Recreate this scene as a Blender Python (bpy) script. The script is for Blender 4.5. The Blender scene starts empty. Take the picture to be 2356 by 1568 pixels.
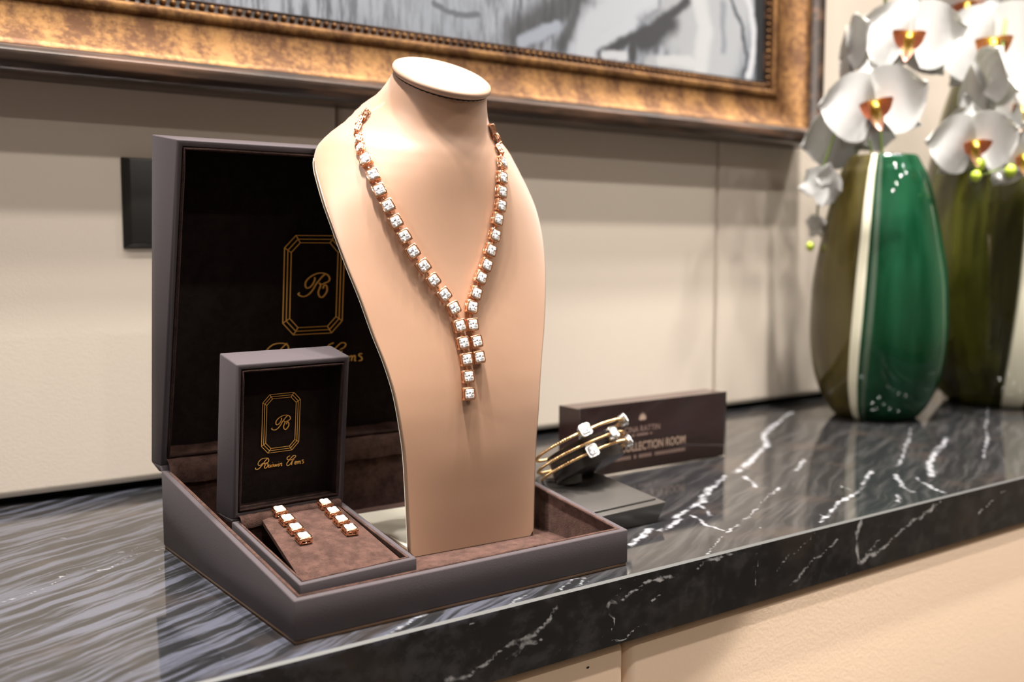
import bpy, bmesh, math, random
from mathutils import Vector, Matrix
C = bpy.context.scene.collection
SC = bpy.context.scene
PI = math.pi
random.seed(7)

# ------------------------------------------------------------------ camera, world, lights, exposure
cam_d = bpy.data.cameras.new('camera')
cam = bpy.data.objects.new('camera', cam_d); C.objects.link(cam)
cam_d.sensor_width = 36.0
cam_d.lens = 36.0 * 2354.6 / 2356.0
cam_d.clip_start = 0.02
R_ = Vector((0.809739706, -0.586789236, 0.0))
F_ = Vector((0.584491212, 0.806568548, -0.0884149338))
U_ = Vector((0.0518809315, 0.0715930826, 0.996083731))
mw = Matrix(((R_.x, U_.x, -F_.x, 0), (R_.y, U_.y, -F_.y, 0), (R_.z, U_.z, -F_.z, 0.23), (0, 0, 0, 1)))
cam.matrix_world = mw
cam_d.dof.use_dof = True
cam_d.dof.focus_distance = 0.722
cam_d.dof.aperture_fstop = 5.0
SC.camera = cam

SC.view_settings.view_transform = 'Standard'
SC.view_settings.look = 'None'
SC.view_settings.gamma = 1.0
SC.view_settings.use_curve_mapping = False
SC.view_settings.exposure = -0.02

wd = bpy.data.worlds.new('World'); SC.world = wd
wd.use_nodes = True
wd.node_tree.nodes['Background'].inputs[0].default_value = (1.0, 0.93, 0.84, 1)
wd.node_tree.nodes['Background'].inputs[1].default_value = 0.0

def lamp(name, x, y, z, power, size, col=(1.0, 0.955, 0.89), sizey=None, aim=None):
    l = bpy.data.lights.new(name, 'AREA')
    l.energy = power; l.color = col
    l.shape = 'DISK' if sizey is None else 'RECTANGLE'
    l.size = size
    if sizey: l.size_y = sizey
    o = bpy.data.objects.new(name, l); C.objects.link(o)
    o.location = (x, y, z)
    if aim:
        o.rotation_euler = (Vector(aim) - Vector((x, y, z))).to_track_quat('-Z', 'Y').to_euler()
    return o
# five rows of ceiling downlights at growing distance from the wall: their shadows step down below the frame
CEIL = 1.85
ROWS = [(0.58, 22.0), (0.48, 18.0), (0.30, 12.0), (-0.18, 8.0), (-1.15, 5.0)]
for y, w in ROWS:
    for x, k in ((0.13, 1.0), (0.58, 0.5), (1.12, 1.3), (1.75, 1.2)):
        if y > 0.4:                                   # the two rows next to the wall are narrow-beam spots
            d = bpy.data.lights.new('ceiling_downlight', 'SPOT'); d.energy = w * k * 11.0; d.color = (1.0, 0.955, 0.89)
            d.spot_size = math.radians(47); d.spot_blend = 1.0; d.shadow_soft_size = 0.035
            o = bpy.data.objects.new('ceiling_downlight', d); C.objects.link(o); o.location = (x, y, CEIL - 0.02)
        else:
            lamp('ceiling_downlight', x, y, CEIL - 0.012, w * k, 0.07)
# one adjustable spotlight of the same ceiling track, turned onto the display from the left
sp = bpy.data.lights.new('ceiling_spotlight', 'SPOT'); sp.energy = 700.0; sp.color = (1.0, 0.96, 0.93)
sp.spot_size = math.radians(9); sp.spot_blend = 1.0; sp.shadow_soft_size = 0.22
so = bpy.data.objects.new('ceiling_spotlight', sp); C.objects.link(so); so.location = (-2.0, 0.40, CEIL - 0.05)
so.rotation_euler = (Vector((0.36, 0.68, 0.22)) - so.location).to_track_quat('-Z', 'Y').to_euler()
# broad unseen fill light just under the ceiling, behind the camera
lamp('ceiling_fill_light', -0.6, -1.3, CEIL - 0.012, 2.0, 2.2, (1.0, 0.93, 0.86), 1.6)

# ------------------------------------------------------------------ node material helper
class NT:
    def __init__(s, name):
        s.m = bpy.data.materials.new(name); s.m.use_nodes = True
        s.t = s.m.node_tree; s.b = s.t.nodes['Principled BSDF']
    def n(s, typ, **kw):
        o = s.t.nodes.new(typ)
        for k, v in kw.items():
            if k.startswith('i_'):
                k = k[2:]; k = int(k) if k.isdigit() else k.replace('_', ' ')
                s.put(o.inputs[k], v)
            else: setattr(o, k, v)
        return o
    def put(s, sock, v):
        if isinstance(v, bpy.types.NodeSocket): s.t.links.new(v, sock)
        elif isinstance(v, bpy.types.Node): s.t.links.new(v.outputs[0], sock)
        else:
            if isinstance(v, (tuple, list)) and sock.type == 'RGBA' and len(v) == 3: v = (*v, 1)
            sock.default_value = v
    def set(s, **kw):
        for k, v in kw.items(): s.put(s.b.inputs[k.replace('_', ' ')], v)
        return s.m
    def math(s, op, a, b=0.0, c=None, clamp=False):
        o = s.n('ShaderNodeMath', operation=op, use_clamp=clamp)
        s.put(o.inputs[0], a); s.put(o.inputs[1], b)
        if c is not None: s.put(o.inputs[2], c)
        return o.outputs[0]
    def vmath(s, op, a, b=None, out=0):
        o = s.n('ShaderNodeVectorMath', operation=op)
        s.put(o.inputs[0], a)
        if b is not None: s.put(o.inputs[1], b)
        return o.outputs[out]
    def mix(s, f, a, b):
        o = s.n('ShaderNodeMix', data_type='RGBA')
        s.put(o.inputs[0], f); s.put(o.inputs[6], a); s.put(o.inputs[7], b)
        return o.outputs[2]
    def ramp(s, f, stops, interp='LINEAR'):
        o = s.n('ShaderNodeValToRGB'); o.color_ramp.interpolation = interp
        el = o.color_ramp.elements
        while len(el) < len(stops): el.new(0.5)
        for e, (p, c) in zip(el, stops):
            e.position = p; e.color = (c, c, c, 1) if not isinstance(c, (tuple, list)) else (*c, 1)
        s.put(o.inputs[0], f)
        return o.outputs[0]
    def coord(s): return s.n('ShaderNodeTexCoord').outputs['Object']
    def noise(s, scale, detail=3, rough=0.55, vec=None, out=0, dist=0.0):
        o = s.n('ShaderNodeTexNoise'); o.inputs['Scale'].default_value = scale
        o.inputs['Detail'].default_value = detail; o.inputs['Roughness'].default_value = rough
        o.inputs['Distortion'].default_value = dist
        s.put(o.inputs['Vector'], vec if vec is not None else s.coord())
        return o.outputs[out]
    def smooth(s, v, a, b):
        o = s.n('ShaderNodeMapRange', interpolation_type='SMOOTHSTEP')
        s.put(o.inputs[0], v); o.inputs[1].default_value = a; o.inputs[2].default_value = b
        return o.outputs[0]
    def bump(s, h, strength=0.3, dist=0.001):
        o = s.n('ShaderNodeBump'); o.inputs['Strength'].default_value = strength
        o.inputs['Distance'].default_value = dist
        s.put(o.inputs['Height'], h)
        s.t.links.new(o.outputs[0], s.b.inputs['Normal'])
    def seg(s, p, a, b):
        """distance from point p to the segment a-b (vectors)"""
        a = Vector(a); b = Vector(b); ba = b - a
        pa = s.vmath('SUBTRACT', p, tuple(a))
        h = s.math('MULTIPLY', s.vmath('DOT_PRODUCT', pa, tuple(ba), 1), 1.0 / max(1e-9, ba.dot(ba)), clamp=True)
        o = s.n('ShaderNodeVectorMath', operation='SCALE'); o.inputs[0].default_value = tuple(ba); s.put(o.inputs['Scale'], h)
        return s.vmath('LENGTH', s.vmath('SUBTRACT', pa, o.outputs[0]), None, 1)
    def strokes(s, p, lines):
        """lines: (points, width): smallest distance / width over every segment"""
        best = None
        for pts, w in lines:
            loc = None
            for a, b in zip(pts[:-1], pts[1:]):
                d = s.seg(p, a, b)
                loc = d if loc is None else s.math('MINIMUM', loc, d)
            loc = s.math('MULTIPLY', loc, 1.0 / w)
            best = loc if best is None else s.math('MINIMUM', best, loc)
        return best

def simple(name, col, rough=0.5, metal=0.0, **kw):
    t = NT(name); t.set(Base_Color=col, Roughness=rough, Metallic=metal, **kw); return t.m

# --- leatherettes, suede, metals
def leather(name, col, rough, scale, bs, spec=0.5, var=0.12, sheen=0.0):
    t = NT(name)
    n = t.noise(scale, 4)
    c2 = tuple(min(1, c * (1 - var)) for c in col)
    t.set(Base_Color=t.mix(t.noise(9, 2), col, c2), Roughness=rough, Specular_IOR_Level=spec, Sheen_Weight=sheen, Sheen_Roughness=0.35, Sheen_Tint=(0.95, 0.89, 0.93, 1))
    t.bump(n, bs, 0.0004)
    return t.m
M = {}
M['box'] = leather('box_leatherette', (0.060, 0.050, 0.053), 0.45, 900, 0.2, 0.03, sheen=0.02)
M['box_trim'] = simple('box_bronze_edge', (0.10, 0.055, 0.03), 0.4)
def suede(name, a, b, sheen=0.5):
    t = NT(name)
    n1 = t.noise(120, 5, 0.7); n2 = t.noise(1500, 2)
    f = t.math('ADD', t.math('MULTIPLY', n1, 0.7), t.math('MULTIPLY', n2, 0.3))
    t.set(Base_Color=t.mix(t.smooth(f, 0.36, 0.64), a, b), Roughness=0.95, Specular_IOR_Level=0.1,
          Sheen_Weight=sheen, Sheen_Roughness=0.5, Sheen_Tint=(0.75, 0.5, 0.42, 1))
    t.bump(n2, 0.6, 0.0008)
    return t.m
M['suede'] = suede('brown_suede', (0.022, 0.0105, 0.008), (0.060, 0.030, 0.023), 0.22)
M['suede_dark'] = suede('dark_brown_suede', (0.010, 0.006, 0.005), (0.016, 0.010, 0.009), 0.03)
M['suede_pipe'] = suede('piping_suede', (0.012, 0.006, 0.005), (0.030, 0.015, 0.012), 0.08)
M['foil'] = simple('gold_foil', (1.0, 0.56, 0.14), 0.34, 0.35)
t = NT('bust_leatherette')
co = t.coord()
mp = t.n('ShaderNodeMapping'); t.put(mp.inputs[0], co); mp.inputs['Scale'].default_value = (900, 900, 120)
n = t.noise(1.0, 3, 0.6, mp.outputs[0])
dots = t.noise(260, 2, 0.5)
t.set(Base_Color=t.mix(t.math('MULTIPLY', n, 0.5), (0.33, 0.178, 0.103), (0.28, 0.149, 0.084)), Roughness=0.50, Metallic=0.0,
      Specular_IOR_Level=1.0, Sheen_Weight=0.22, Sheen_Roughness=0.5)
t.bump(n, 0.12, 0.0003)
M['bust'] = t.m
M['bust_cap'] = simple('cap_leatherette', (0.38, 0.25, 0.18), 0.36, 0.05, Specular_IOR_Level=0.55)
M['bust_edge'] = simple('bust_edge_leather', (0.16, 0.10, 0.065), 0.5)
M['felt'] = leather('cream_felt', (0.86, 0.80, 0.66), 0.9, 700, 0.3, 0.1, 0.04)
M['black_gap'] = simple('black_gap', (0.004, 0.004, 0.004), 0.8)
M['rose_gold'] = simple('rose_gold', (0.95, 0.55, 0.34), 0.16, 1.0)
M['gold'] = simple('yellow_gold', (0.92, 0.60, 0.30), 0.2, 1.0)
t = NT('diamond')
v = t.n('ShaderNodeTexVoronoi'); v.inputs['Scale'].default_value = 520
t.put(v.inputs['Vector'], t.coord())
nm = t.vmath('NORMALIZE', t.vmath('ADD', t.n('ShaderNodeNewGeometry').outputs['Normal'],
     t.vmath('MULTIPLY', t.vmath('SUBTRACT', v.outputs['Color'], (0.5, 0.5, 0.5)), (0.9, 0.9, 0.9))))
t.set(Base_Color=t.mix(t.smooth(v.outputs['Distance'], 0.75, 1.0), (0.95, 0.95, 0.97), (0.5, 0.5, 0.54)), Roughness=0.06, Metallic=0.35, Specular_IOR_Level=1.0, Normal=nm,
      Coat_Weight=1.0, Coat_Roughness=0.03)
M['diamond'] = t.m

# --- wall and cabinet upholstery
t = NT('wall_leather')
t.set(Base_Color=t.mix(t.noise(3, 3), (0.67, 0.58, 0.495), (0.63, 0.545, 0.46)), Roughness=0.55, Specular_IOR_Level=0.3)
t.bump(t.noise(420, 3), 0.18, 0.0006)
M['wall'] = t.m
t = NT('cabinet_leather')
t.set(Base_Color=t.mix(t.noise(4, 3), (0.88, 0.67, 0.50), (0.84, 0.63, 0.465)), Roughness=0.5, Specular_IOR_Level=0.3)
t.bump(t.noise(420, 3), 0.2, 0.0006)
M['cabinet'] = t.m

# --- black marble: banded grey-blue on the left, white veins on the right
VT = [([[1.173,.937],[1.052,.873],[.991,.834],[.947,.791],[.894,.762],[.837,.729],[.801,.709]],.0055),
 ([[.782,.707],[.737,.683],[.713,.668],[.68,.643],[.651,.631],[.622,.621]],.0042),([[.622,.613],[.585,.597]],.0038),
 ([[.58,.604],[.558,.592],[.535,.581]],.0045),([[.642,.617],[.628,.59],[.627,.566]],.0022),([[.671,.633],[.652,.606]],.0024),
 ([[.792,.644],[.746,.621],[.686,.59],[.625,.56],[.603,.55],[.564,.529]],.0016),([[.795,.693],[.77,.655]],.003),
 ([[.912,.711],[.859,.679]],.003),([[.93,.638],[.85,.592],[.783,.569],[.748,.553],[.712,.537]],.0028),
 ([[1.164,.693],[1.068,.649],[1.004,.619],[.95,.58]],.0048),([[.927,.607],[.883,.568],[.872,.553]],.003),
 ([[.932,.588],[.905,.552],[.896,.535]],.003),([[.856,.559],[.83,.539]],.003),([[.656,.559],[.656,.544]],.0012),
 ([[.84,.609],[.832,.591]],.0012),([[1.187,.758],[1.039,.67],[.969,.633]],.0024),([[.732,.556],[.729,.543]],.0012),
 ([[.112,.727],[.127,.731],[.146,.742],[.152,.756],[.163,.763]],.0014),([[.179,.758],[.188,.758],[.196,.764],[.209,.781],[.236,.787]],.0013),
 ([[.204,.795],[.216,.793],[.229,.808]],.0014),([[.151,.757],[.174,.775],[.179,.758]],.0006),([[.178,.869],[.187,.855]],.0009),
 ([[.268,.518],[.284,.523],[.306,.534],[.329,.546]],.0018),([[.424,.53],[.445,.543],[.455,.539],[.441,.529]],.0016),([[.368,.523],[.401,.535]],.0022),
 ([[1.45,.80],[1.30,.72],[1.16,.64],[1.08,.60]],.002),([[1.9,.93],[1.7,.8],[1.55,.72],[1.38,.64]],.004)]
VF = [([[.757,-.002],[.748,-.014],[.75,-.04]],.0028),([[.66,-.001],[.661,-.01],[.657,-.016],[.643,-.028]],.0015),([[.69,-.003],[.68,-.01],[.655,-.018]],.0012),
 ([[.874,-.003],[.842,-.014],[.816,-.021],[.789,-.031],[.752,-.042]],.0022),([[.783,-.023],[.757,-.04]],.0013),([[.722,-.014],[.684,-.028],[.661,-.044]],.0014),
 ([[.619,-.001],[.62,-.035]],.0006),([[.595,-.002],[.568,-.003],[.549,-.009]],.0016),([[.535,-.008],[.512,-.008],[.494,-.011],[.478,-.016],[.464,-.016]],.0016),
 ([[.524,-.016],[.503,-.023]],.0009),([[.464,-.017],[.471,-.029],[.468,-.039]],.0011),([[.496,-.036],[.479,-.045],[.468,-.045]],.0009),([[.989,-.01],[.943,-.024]],.0014),
 ([[.419,-.009],[.402,-.022],[.391,-.027],[.375,-.027],[.359,-.035],[.345,-.038],[.329,-.039]],.002),([[.407,-.027],[.391,-.03],[.376,-.037]],.0016),
 ([[.475,-.007],[.464,-.015]],.0012),([[.359,-.001],[.349,-.007]],.001)]
def marble():
    t = NT('black_veined_marble')
    co = t.coord()
    at = t.n('ShaderNodeAttribute', attribute_name='vein').outputs['Fac']     # distance to the nearest vein of the slab / its half width
    d = t.math('ADD', at, t.math('MULTIPLY', t.math('SUBTRACT', t.noise(230, 4, 0.65, co), 0.5), 1.0))
    brk = t.noise(60, 3, 0.6, co)
    vein = t.math('MULTIPLY', t.math('SUBTRACT', 1.0, t.smooth(d, 0.12, 1.0)), t.smooth(brk, 0.34, 0.56))
    # streaky bands run about 26 degrees off the wall line
    mp = t.n('ShaderNodeMapping'); t.put(mp.inputs[0], co)
    mp.inputs['Rotation'].default_value = (0, 0, -0.45)
    w2 = t.vmath('MULTIPLY', t.vmath('SUBTRACT', t.noise(9, 3, 0.5, mp.outputs[0], 1), (0.5, 0.5, 0.5)), (0.0, 0.034, 0.0))
    st = t.n('ShaderNodeMapping'); t.put(st.inputs[0], t.vmath('ADD', mp.outputs[0], w2)); st.inputs['Scale'].default_value = (8, 105, 60)
    bands = t.noise(1.0, 5, 0.62, st.outputs[0])
    sx = t.n('ShaderNodeSeparateXYZ'); t.put(sx.inputs[0], co)
    left = t.math('SUBTRACT', 1.0, t.smooth(t.math('ADD', sx.outputs[0], t.math('MULTIPLY', t.noise(6, 2, 0.5, co), 0.2)), 0.36, 0.62))
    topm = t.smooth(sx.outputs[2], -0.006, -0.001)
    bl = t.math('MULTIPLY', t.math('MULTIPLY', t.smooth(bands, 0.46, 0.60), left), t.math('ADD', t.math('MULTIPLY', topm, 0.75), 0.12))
    base = t.mix(t.smooth(bands, 0.42, 0.72), (0.011, 0.011, 0.012), (0.034, 0.032, 0.032))
    brn = t.mix(t.math('MULTIPLY', t.smooth(t.noise(14, 3, 0.5, co), 0.52, 0.7), 0.6), base, (0.035, 0.026, 0.022))
    c = t.mix(bl, brn, (0.058, 0.061, 0.080))
    fine = t.smooth(t.noise(26, 6, 0.7, t.vmath('MULTIPLY', st.outputs[0], (0.5, 0.05, 0.1))), 0.66, 0.72)
    c = t.mix(t.math('MULTIPLY', fine, 0.25), c, (0.25, 0.25, 0.27))
    c = t.mix(t.math('MULTIPLY', vein, t.math('SUBTRACT', 1.0, t.math('MULTIPLY', left, 0.25))), c, t.mix(topm, (0.40, 0.39, 0.39), (0.24, 0.24, 0.255)))  # veins on the front face coloured paler to offset the weaker light there
    t.set(Base_Color=c, Roughness=t.math('ADD', 0.055, t.math('MULTIPLY', vein, 0.1)), Specular_IOR_Level=0.62)
    return t.m
M['marble'] = marble()
M['marble_edge'] = simple('marble_arris', (0.055, 0.054, 0.052), 0.5)

# ------------------------------------------------------------------ mesh helpers
def me_from(name, v, f, mat, smooth=False, bev=0.0, seg=2, angle=0.5):
    me = bpy.data.meshes.new(name); me.from_pydata([tuple(map(float, x)) for x in v], [], f); me.update()
    bm = bmesh.new(); bm.from_mesh(me)
    bmesh.ops.recalc_face_normals(bm, faces=bm.faces[:])
    if bev:
        ed = [e for e in bm.edges if len(e.link_faces) == 2 and e.calc_face_angle(0) > angle]
        bmesh.ops.bevel(bm, geom=ed, offset=bev, segments=seg, affect='EDGES', profile=0.5, clamp_overlap=True)
    if smooth or bev:
        for x in bm.faces: x.smooth = True
    if bev and not smooth:
        for e in bm.edges:
            if len(e.link_faces) == 2 and e.calc_face_angle(0) > 1.0: e.smooth = False
    bm.to_mesh(me); bm.free()
    me.materials.append(mat)
    if bev or smooth:
        try: me.set_sharp_from_angle(angle=1.0)
        except Exception: pass
    return me
def wloc(o):
    v = Vector((0, 0, 0))
    while o: v += o.location; o = o.parent
    return v
def part(name, v, f, mat, parent=None, **kw):
    off = wloc(parent) if parent else Vector((0, 0, 0))
    me = me_from(name, [Vector(x) - off for x in v], f, mat, **kw)
    o = bpy.data.objects.new(name, me); C.objects.link(o)
    if parent: o.parent = parent
    return o
def thing(name, label, cat, loc=(0, 0, 0), group=None):
    o = bpy.data.objects.new(name, None); C.objects.link(o); o.location = loc
    o.empty_display_size = 0.02
    return tag(o, label, cat, group)
def tag(o, label, cat=None, group=None, kind=None):
    if label: o['label'] = label
    if cat: o['category'] = cat
    if group: o['group'] = group
    if kind: o['kind'] = kind
    return o
def place(me, name, parent, mat4):
    """an object sharing mesh data, placed by a world matrix under an unrotated parent"""
    o = bpy.data.objects.new(name, me); C.objects.link(o)
    m = mat4.copy(); m.translation = m.translation - wloc(parent) if parent else m.translation
    o.matrix_basis = m
    if parent: o.parent = parent
    return o
BOXF = [(0, 3, 2, 1), (4, 5, 6, 7), (0, 1, 5, 4), (1, 2, 6, 5), (2, 3, 7, 6), (3, 0, 4, 7)]
def boxv(x0, x1, y0, y1, z0, z1):
    return [(x0, y0, z0), (x1, y0, z0), (x1, y1, z0), (x0, y1, z0), (x0, y0, z1), (x1, y0, z1), (x1, y1, z1), (x0, y1, z1)]
def tube(pts, r, n=8, closed=False):
    pts = [Vector(p) for p in pts]; v = []; f = []; N = len(pts)
    rr = r if isinstance(r, (list, tuple)) else [r] * N
    ref = None
    for i, p in enumerate(pts):
        a = pts[(i - 1) % N] if (closed or i > 0) else p
        b = pts[(i + 1) % N] if (closed or i < N - 1) else p
        d = (b - a).normalized()
        if ref is None: ref = Vector((0, 0, 1)) if abs(d.z) < 0.9 else Vector((1, 0, 0))
        x = d.cross(ref); x = x.normalized() if x.length > 1e-6 else d.orthogonal().normalized()
        y = x.cross(d); ref = y
        for k in range(n):
            t_ = 2 * PI * k / n
            v.append(p + (x * math.cos(t_) + y * math.sin(t_)) * rr[i])
    m = N if closed else N - 1
    for i in range(m):
        for k in range(n):
            a = i * n + k; b = i * n + (k + 1) % n; c = ((i + 1) % N) * n + (k + 1) % n; d = ((i + 1) % N) * n + k
            f.append((a, b, c, d))
    if not closed:
        f.append(tuple(range(n))[::-1]); f.append(tuple(range((N - 1) * n, N * n)))
    return v, f
def join(*ms):
    V = []; F = []
    for v, f in ms:
        o = len(V); V += list(v); F += [tuple(i + o for i in q) for q in f]
    return V, F
def lathe(prof, cx, cy, n=64, z0=0.0):
    v = []; f = []
    for r, z in prof:
        for k in range(n):
            a = 2 * PI * k / n; v.append((cx + r * math.cos(a), cy + r * math.sin(a), z0 + z))
    for i in range(len(prof) - 1):
        for k in range(n):
            f.append((i * n + k, i * n + (k + 1) % n, (i + 1) * n + (k + 1) % n, (i + 1) * n + k))
    return v, f

# open shell: rim quad and back quad (same order); t wall, floor at 'fl' from the back along the depth edges
def shell_pts(rim, back, t, fl):
    rim = [Vector(p) for p in rim]; back = [Vector(p) for p in back]
    def inset(q, t):
        out = []
        for i in range(4):
            a = (q[(i + 1) % 4] - q[i]).normalized(); b = (q[(i - 1) % 4] - q[i]).normalized()
            s = max(0.2, a.cross(b).length)
            out.append(q[i] + (a + b) * (t / s))
        return out
    ir = inset(rim, t); ib = inset(back, t)
    fo = [b + (r - b).normalized() * fl for b, r in zip(ib, ir)]
    return rim, back, ir, fo
def open_shell(name, rim, back, t, fl, mat, parent, bev=0.0009):
    rim, back, ir, fo = shell_pts(rim, back, t, fl)
    v = back + rim + ir + fo
    f = [(0, 1, 2, 3), (12, 13, 14, 15)]
    for i in range(4):
        j = (i + 1) % 4
        f += [(i, j, 4 + j, 4 + i), (4 + i, 4 + j, 8 + j, 8 + i), (8 + i, 8 + j, 12 + j, 12 + i)]
    return part(name, v, f, mat, parent, bev=bev)
def shell_lining(name, rim, back, t, fl, mat, parent, pipe=None, pmat=None, eps=0.0007):
    _, _, ir, fo = shell_pts(rim, back, t + eps, fl + eps)
    n = (ir[1] - ir[0]).cross(ir[3] - ir[0]).normalized()
    mid = sum(fo, Vector()) / 4 - sum(ir, Vector()) / 4
    if n.dot(mid) < 0: n = -n
    ir2 = [p + n * 0.0006 for p in ir]
    v = ir2 + fo; f = [(4, 5, 6, 7)] + [(i, (i + 1) % 4, 4 + (i + 1) % 4, 4 + i) for i in range(4)]
    # thickness outwards so the lining is a real sheet
    c = sum(v, Vector()) / 8
    l = part(name, v, f, mat, parent)
    if pipe:
        k = [p for p in ir2]; pts = []
        for i in range(4):
            a, b = k[i], k[(i + 1) % 4]
            for s in range(14):
                q = a.lerp(b, s / 14.0); pts.append(q + (c - q).normalized() * pipe * 0.7 + Vector((random.uniform(-1, 1), random.uniform(-1, 1), random.uniform(-1, 1))) * pipe * 0.10)
        pv, pf = tube(pts, pipe, 8, True)
        part('piping', pv, pf, pmat or mat, l, smooth=True)
    return l
def ribbon(stks, w, P0, U, V, N, lift=0.0004, th=0.00025):
    """flat foil strokes on a plane; stroke points (u, v)"""
    Vv = []; Ff = []
    for st in stks:
        pts = [Vector((a, b)) for a, b in st]
        if len(pts) > 2:                                     # smooth by Catmull-Rom
            q = []
            for i in range(len(pts) - 1):
                p0 = pts[max(0, i - 1)]; p1 = pts[i]; p2 = pts[i + 1]; p3 = pts[min(len(pts) - 1, i + 2)]
                for s in range(4):
                    x = s / 4.0
                    q.append(0.5 * ((2 * p1) + (p2 - p0) * x + (2 * p0 - 5 * p1 + 4 * p2 - p3) * x * x + (3 * p1 - p0 - 3 * p2 + p3) * x ** 3))
            q.append(pts[-1]); pts = q
        o = len(Vv); n = len(pts)
        for i, p in enumerate(pts):
            d = (pts[min(n - 1, i + 1)] - pts[max(0, i - 1)])
            d = d.normalized() if d.length > 1e-9 else Vector((0, 1))
            s = Vector((-d.y, d.x))
            ww = w * (0.72 + 0.5 * abs(d.y)) * (0.75 if i in (0, n - 1) else 1)
            for sg in (-1, 1):
                for h in (lift, lift + th):
                    Vv.append(P0 + U * (p.x + s.x * ww * sg) + V * (p.y + s.y * ww * sg) - N * h)
        for i in range(n - 1):
            a = o + i * 4; b = a + 4
            Ff += [(a + 1, a + 3, b + 3, b + 1), (a, b, b + 2, a + 2), (a, a + 1, b + 1, b), (a + 2, b + 2, b + 3, a + 3)]
        Ff += [(o, o + 2, o + 3, o + 1), (o + (n - 1) * 4, o + (n - 1) * 4 + 1, o + (n - 1) * 4 + 3, o + (n - 1) * 4 + 2)]
    return Vv, Ff
TXT = [[[-13.48,-28.52],[-14.8,-29.86],[-16.38,-29.86],[-17.09,-28.89],[-16.47,-27.02],[-14.26,-25.37],[-11.54,-25.08],[-9.48,-25.58],[-8.76,-26.77],[-9.17,-28.24],[-10.74,-28.9],[-12.34,-28.9]],[[-9.26,-25.17],[-11.26,-26.86],[-13.01,-29.02],[-14.77,-30.96],[-16.53,-32.45],[-18.33,-32.63],[-19.03,-31.88],[-18.59,-31.38]],[[-12.34,-28.9],[-11.39,-30.12],[-12.12,-31.55],[-11.54,-32.72],[-10.41,-32.45],[-9.32,-30.85],[-9.59,-29.28],[-10.52,-28.93],[-10.72,-29.78]],[[-7.48,-30.89],[-8.4,-30.76],[-8.93,-31.56],[-8.58,-32.49],[-7.67,-32.18],[-7.12,-30.94],[-7.36,-32.0],[-6.74,-32.53]],[[-5.89,-30.45],[-6.17,-31.95],[-5.69,-32.46]],[[-5.6,-29.39],[-5.56,-29.27]],[[-4.74,-30.39],[-4.78,-32.14],[-3.99,-32.25],[-3.35,-30.8],[-3.3,-32.13],[-2.61,-32.23],[-2.05,-30.76]],[[-1.04,-30.68],[-1.21,-32.42],[-0.74,-32.71]],[[-0.71,-29.5],[-0.67,-29.37]],[[0.12,-30.62],[-0.05,-32.59]],[[0.14,-31.29],[1.28,-30.56],[1.67,-31.06],[1.35,-32.56],[2.04,-32.44]],[[10.58,-28.51],[12.21,-27.84],[12.79,-26.81],[12.15,-26.19],[10.74,-26.31],[8.91,-27.84],[6.87,-30.01],[5.75,-31.63],[6.04,-33.09],[7.45,-33.11],[8.82,-32.05],[10.16,-30.01],[11.55,-29.09]],[[8.13,-25.96],[6.37,-26.61],[5.71,-27.85],[6.59,-28.73],[8.49,-29.21],[10.59,-28.83]],[[10.26,-30.03],[9.85,-31.75],[9.62,-33.28]],[[12.38,-32.32],[13.54,-31.59],[13.27,-30.88],[12.57,-31.01],[12.13,-32.07],[12.55,-33.1],[13.58,-32.8]],[[14.23,-31.02],[14.16,-33.02]],[[14.39,-31.57],[15.18,-31.01],[15.44,-31.63],[15.25,-32.94]],[[15.45,-31.72],[16.37,-31.0],[16.68,-31.58],[16.54,-32.9],[17.16,-32.85]],[[19.47,-30.61],[18.5,-30.48],[18.19,-31.11],[19.28,-31.93],[19.31,-32.83],[18.13,-33.12]]]
MONO = [[[0.009,0.162],[0.011,0.105],[-0.039,0.007],[-0.105,-0.048],[-0.158,-0.054],[-0.19,-0.004],[-0.177,0.08],[-0.097,0.163],[0.007,0.218],[0.113,0.245],[0.22,0.236],[0.298,0.2],[0.34,0.128],[0.318,0.072],[0.25,0.044],[0.182,0.017],[0.136,0.025],[0.104,0.047]],[[0.251,0.229],[0.176,0.173],[0.103,0.09],[0.044,0.02],[-0.014,-0.078],[-0.101,-0.175],[-0.19,-0.222],[-0.266,-0.22],[-0.326,-0.19],[-0.335,-0.162],[-0.305,-0.149]],[[0.12,0.033],[0.144,-0.01],[0.116,-0.081],[0.096,-0.151],[0.121,-0.223],[0.176,-0.253],[0.236,-0.212],[0.287,-0.128],[0.284,-0.042],[0.251,0.002],[0.214,-0.026],[0.2,-0.076]]]
def emblem(parent, P0, U, V, N, hw, hv, lw, tscale):
    def octo(k):
        a, b = hw - k, hv - k; c = 0.36 * hw - k * 0.35
        return [(-a + c, b), (a - c, b), (a, b - c * 1.05), (a, -b + c * 1.05), (a - c, -b), (-a + c, -b), (-a, -b + c * 1.05), (-a, b - c * 1.05)]
    st = []
    rings = [octo(0), octo(hw * 0.11), octo(hw * 0.22)]
    for r in rings:
        for i in range(8): st.append([r[i], r[(i + 1) % 8]])
    for i in range(8): st.append([rings[0][i], rings[2][i]])
    v, f = ribbon(st, lw, P0, U, V, N)
    part('emblem_outline', v, f, M['foil'], parent)
    mo = [[(x * hv, z * hv + 0.0) for x, z in s] for s in MONO]
    v, f = ribbon(mo, lw * 1.25, P0, U, V, N)
    part('monogram', v, f, M['foil'], parent)
    k = tscale * hv / 21.68
    top = -1.157 * hv
    tx = [[(x * k, top + (z + 25.08) * k) for x, z in s] for s in TXT]
    v, f = ribbon(tx, lw * 0.95, P0, U, V, N)
    part('lettering', v, f, M['foil'], parent)

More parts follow.
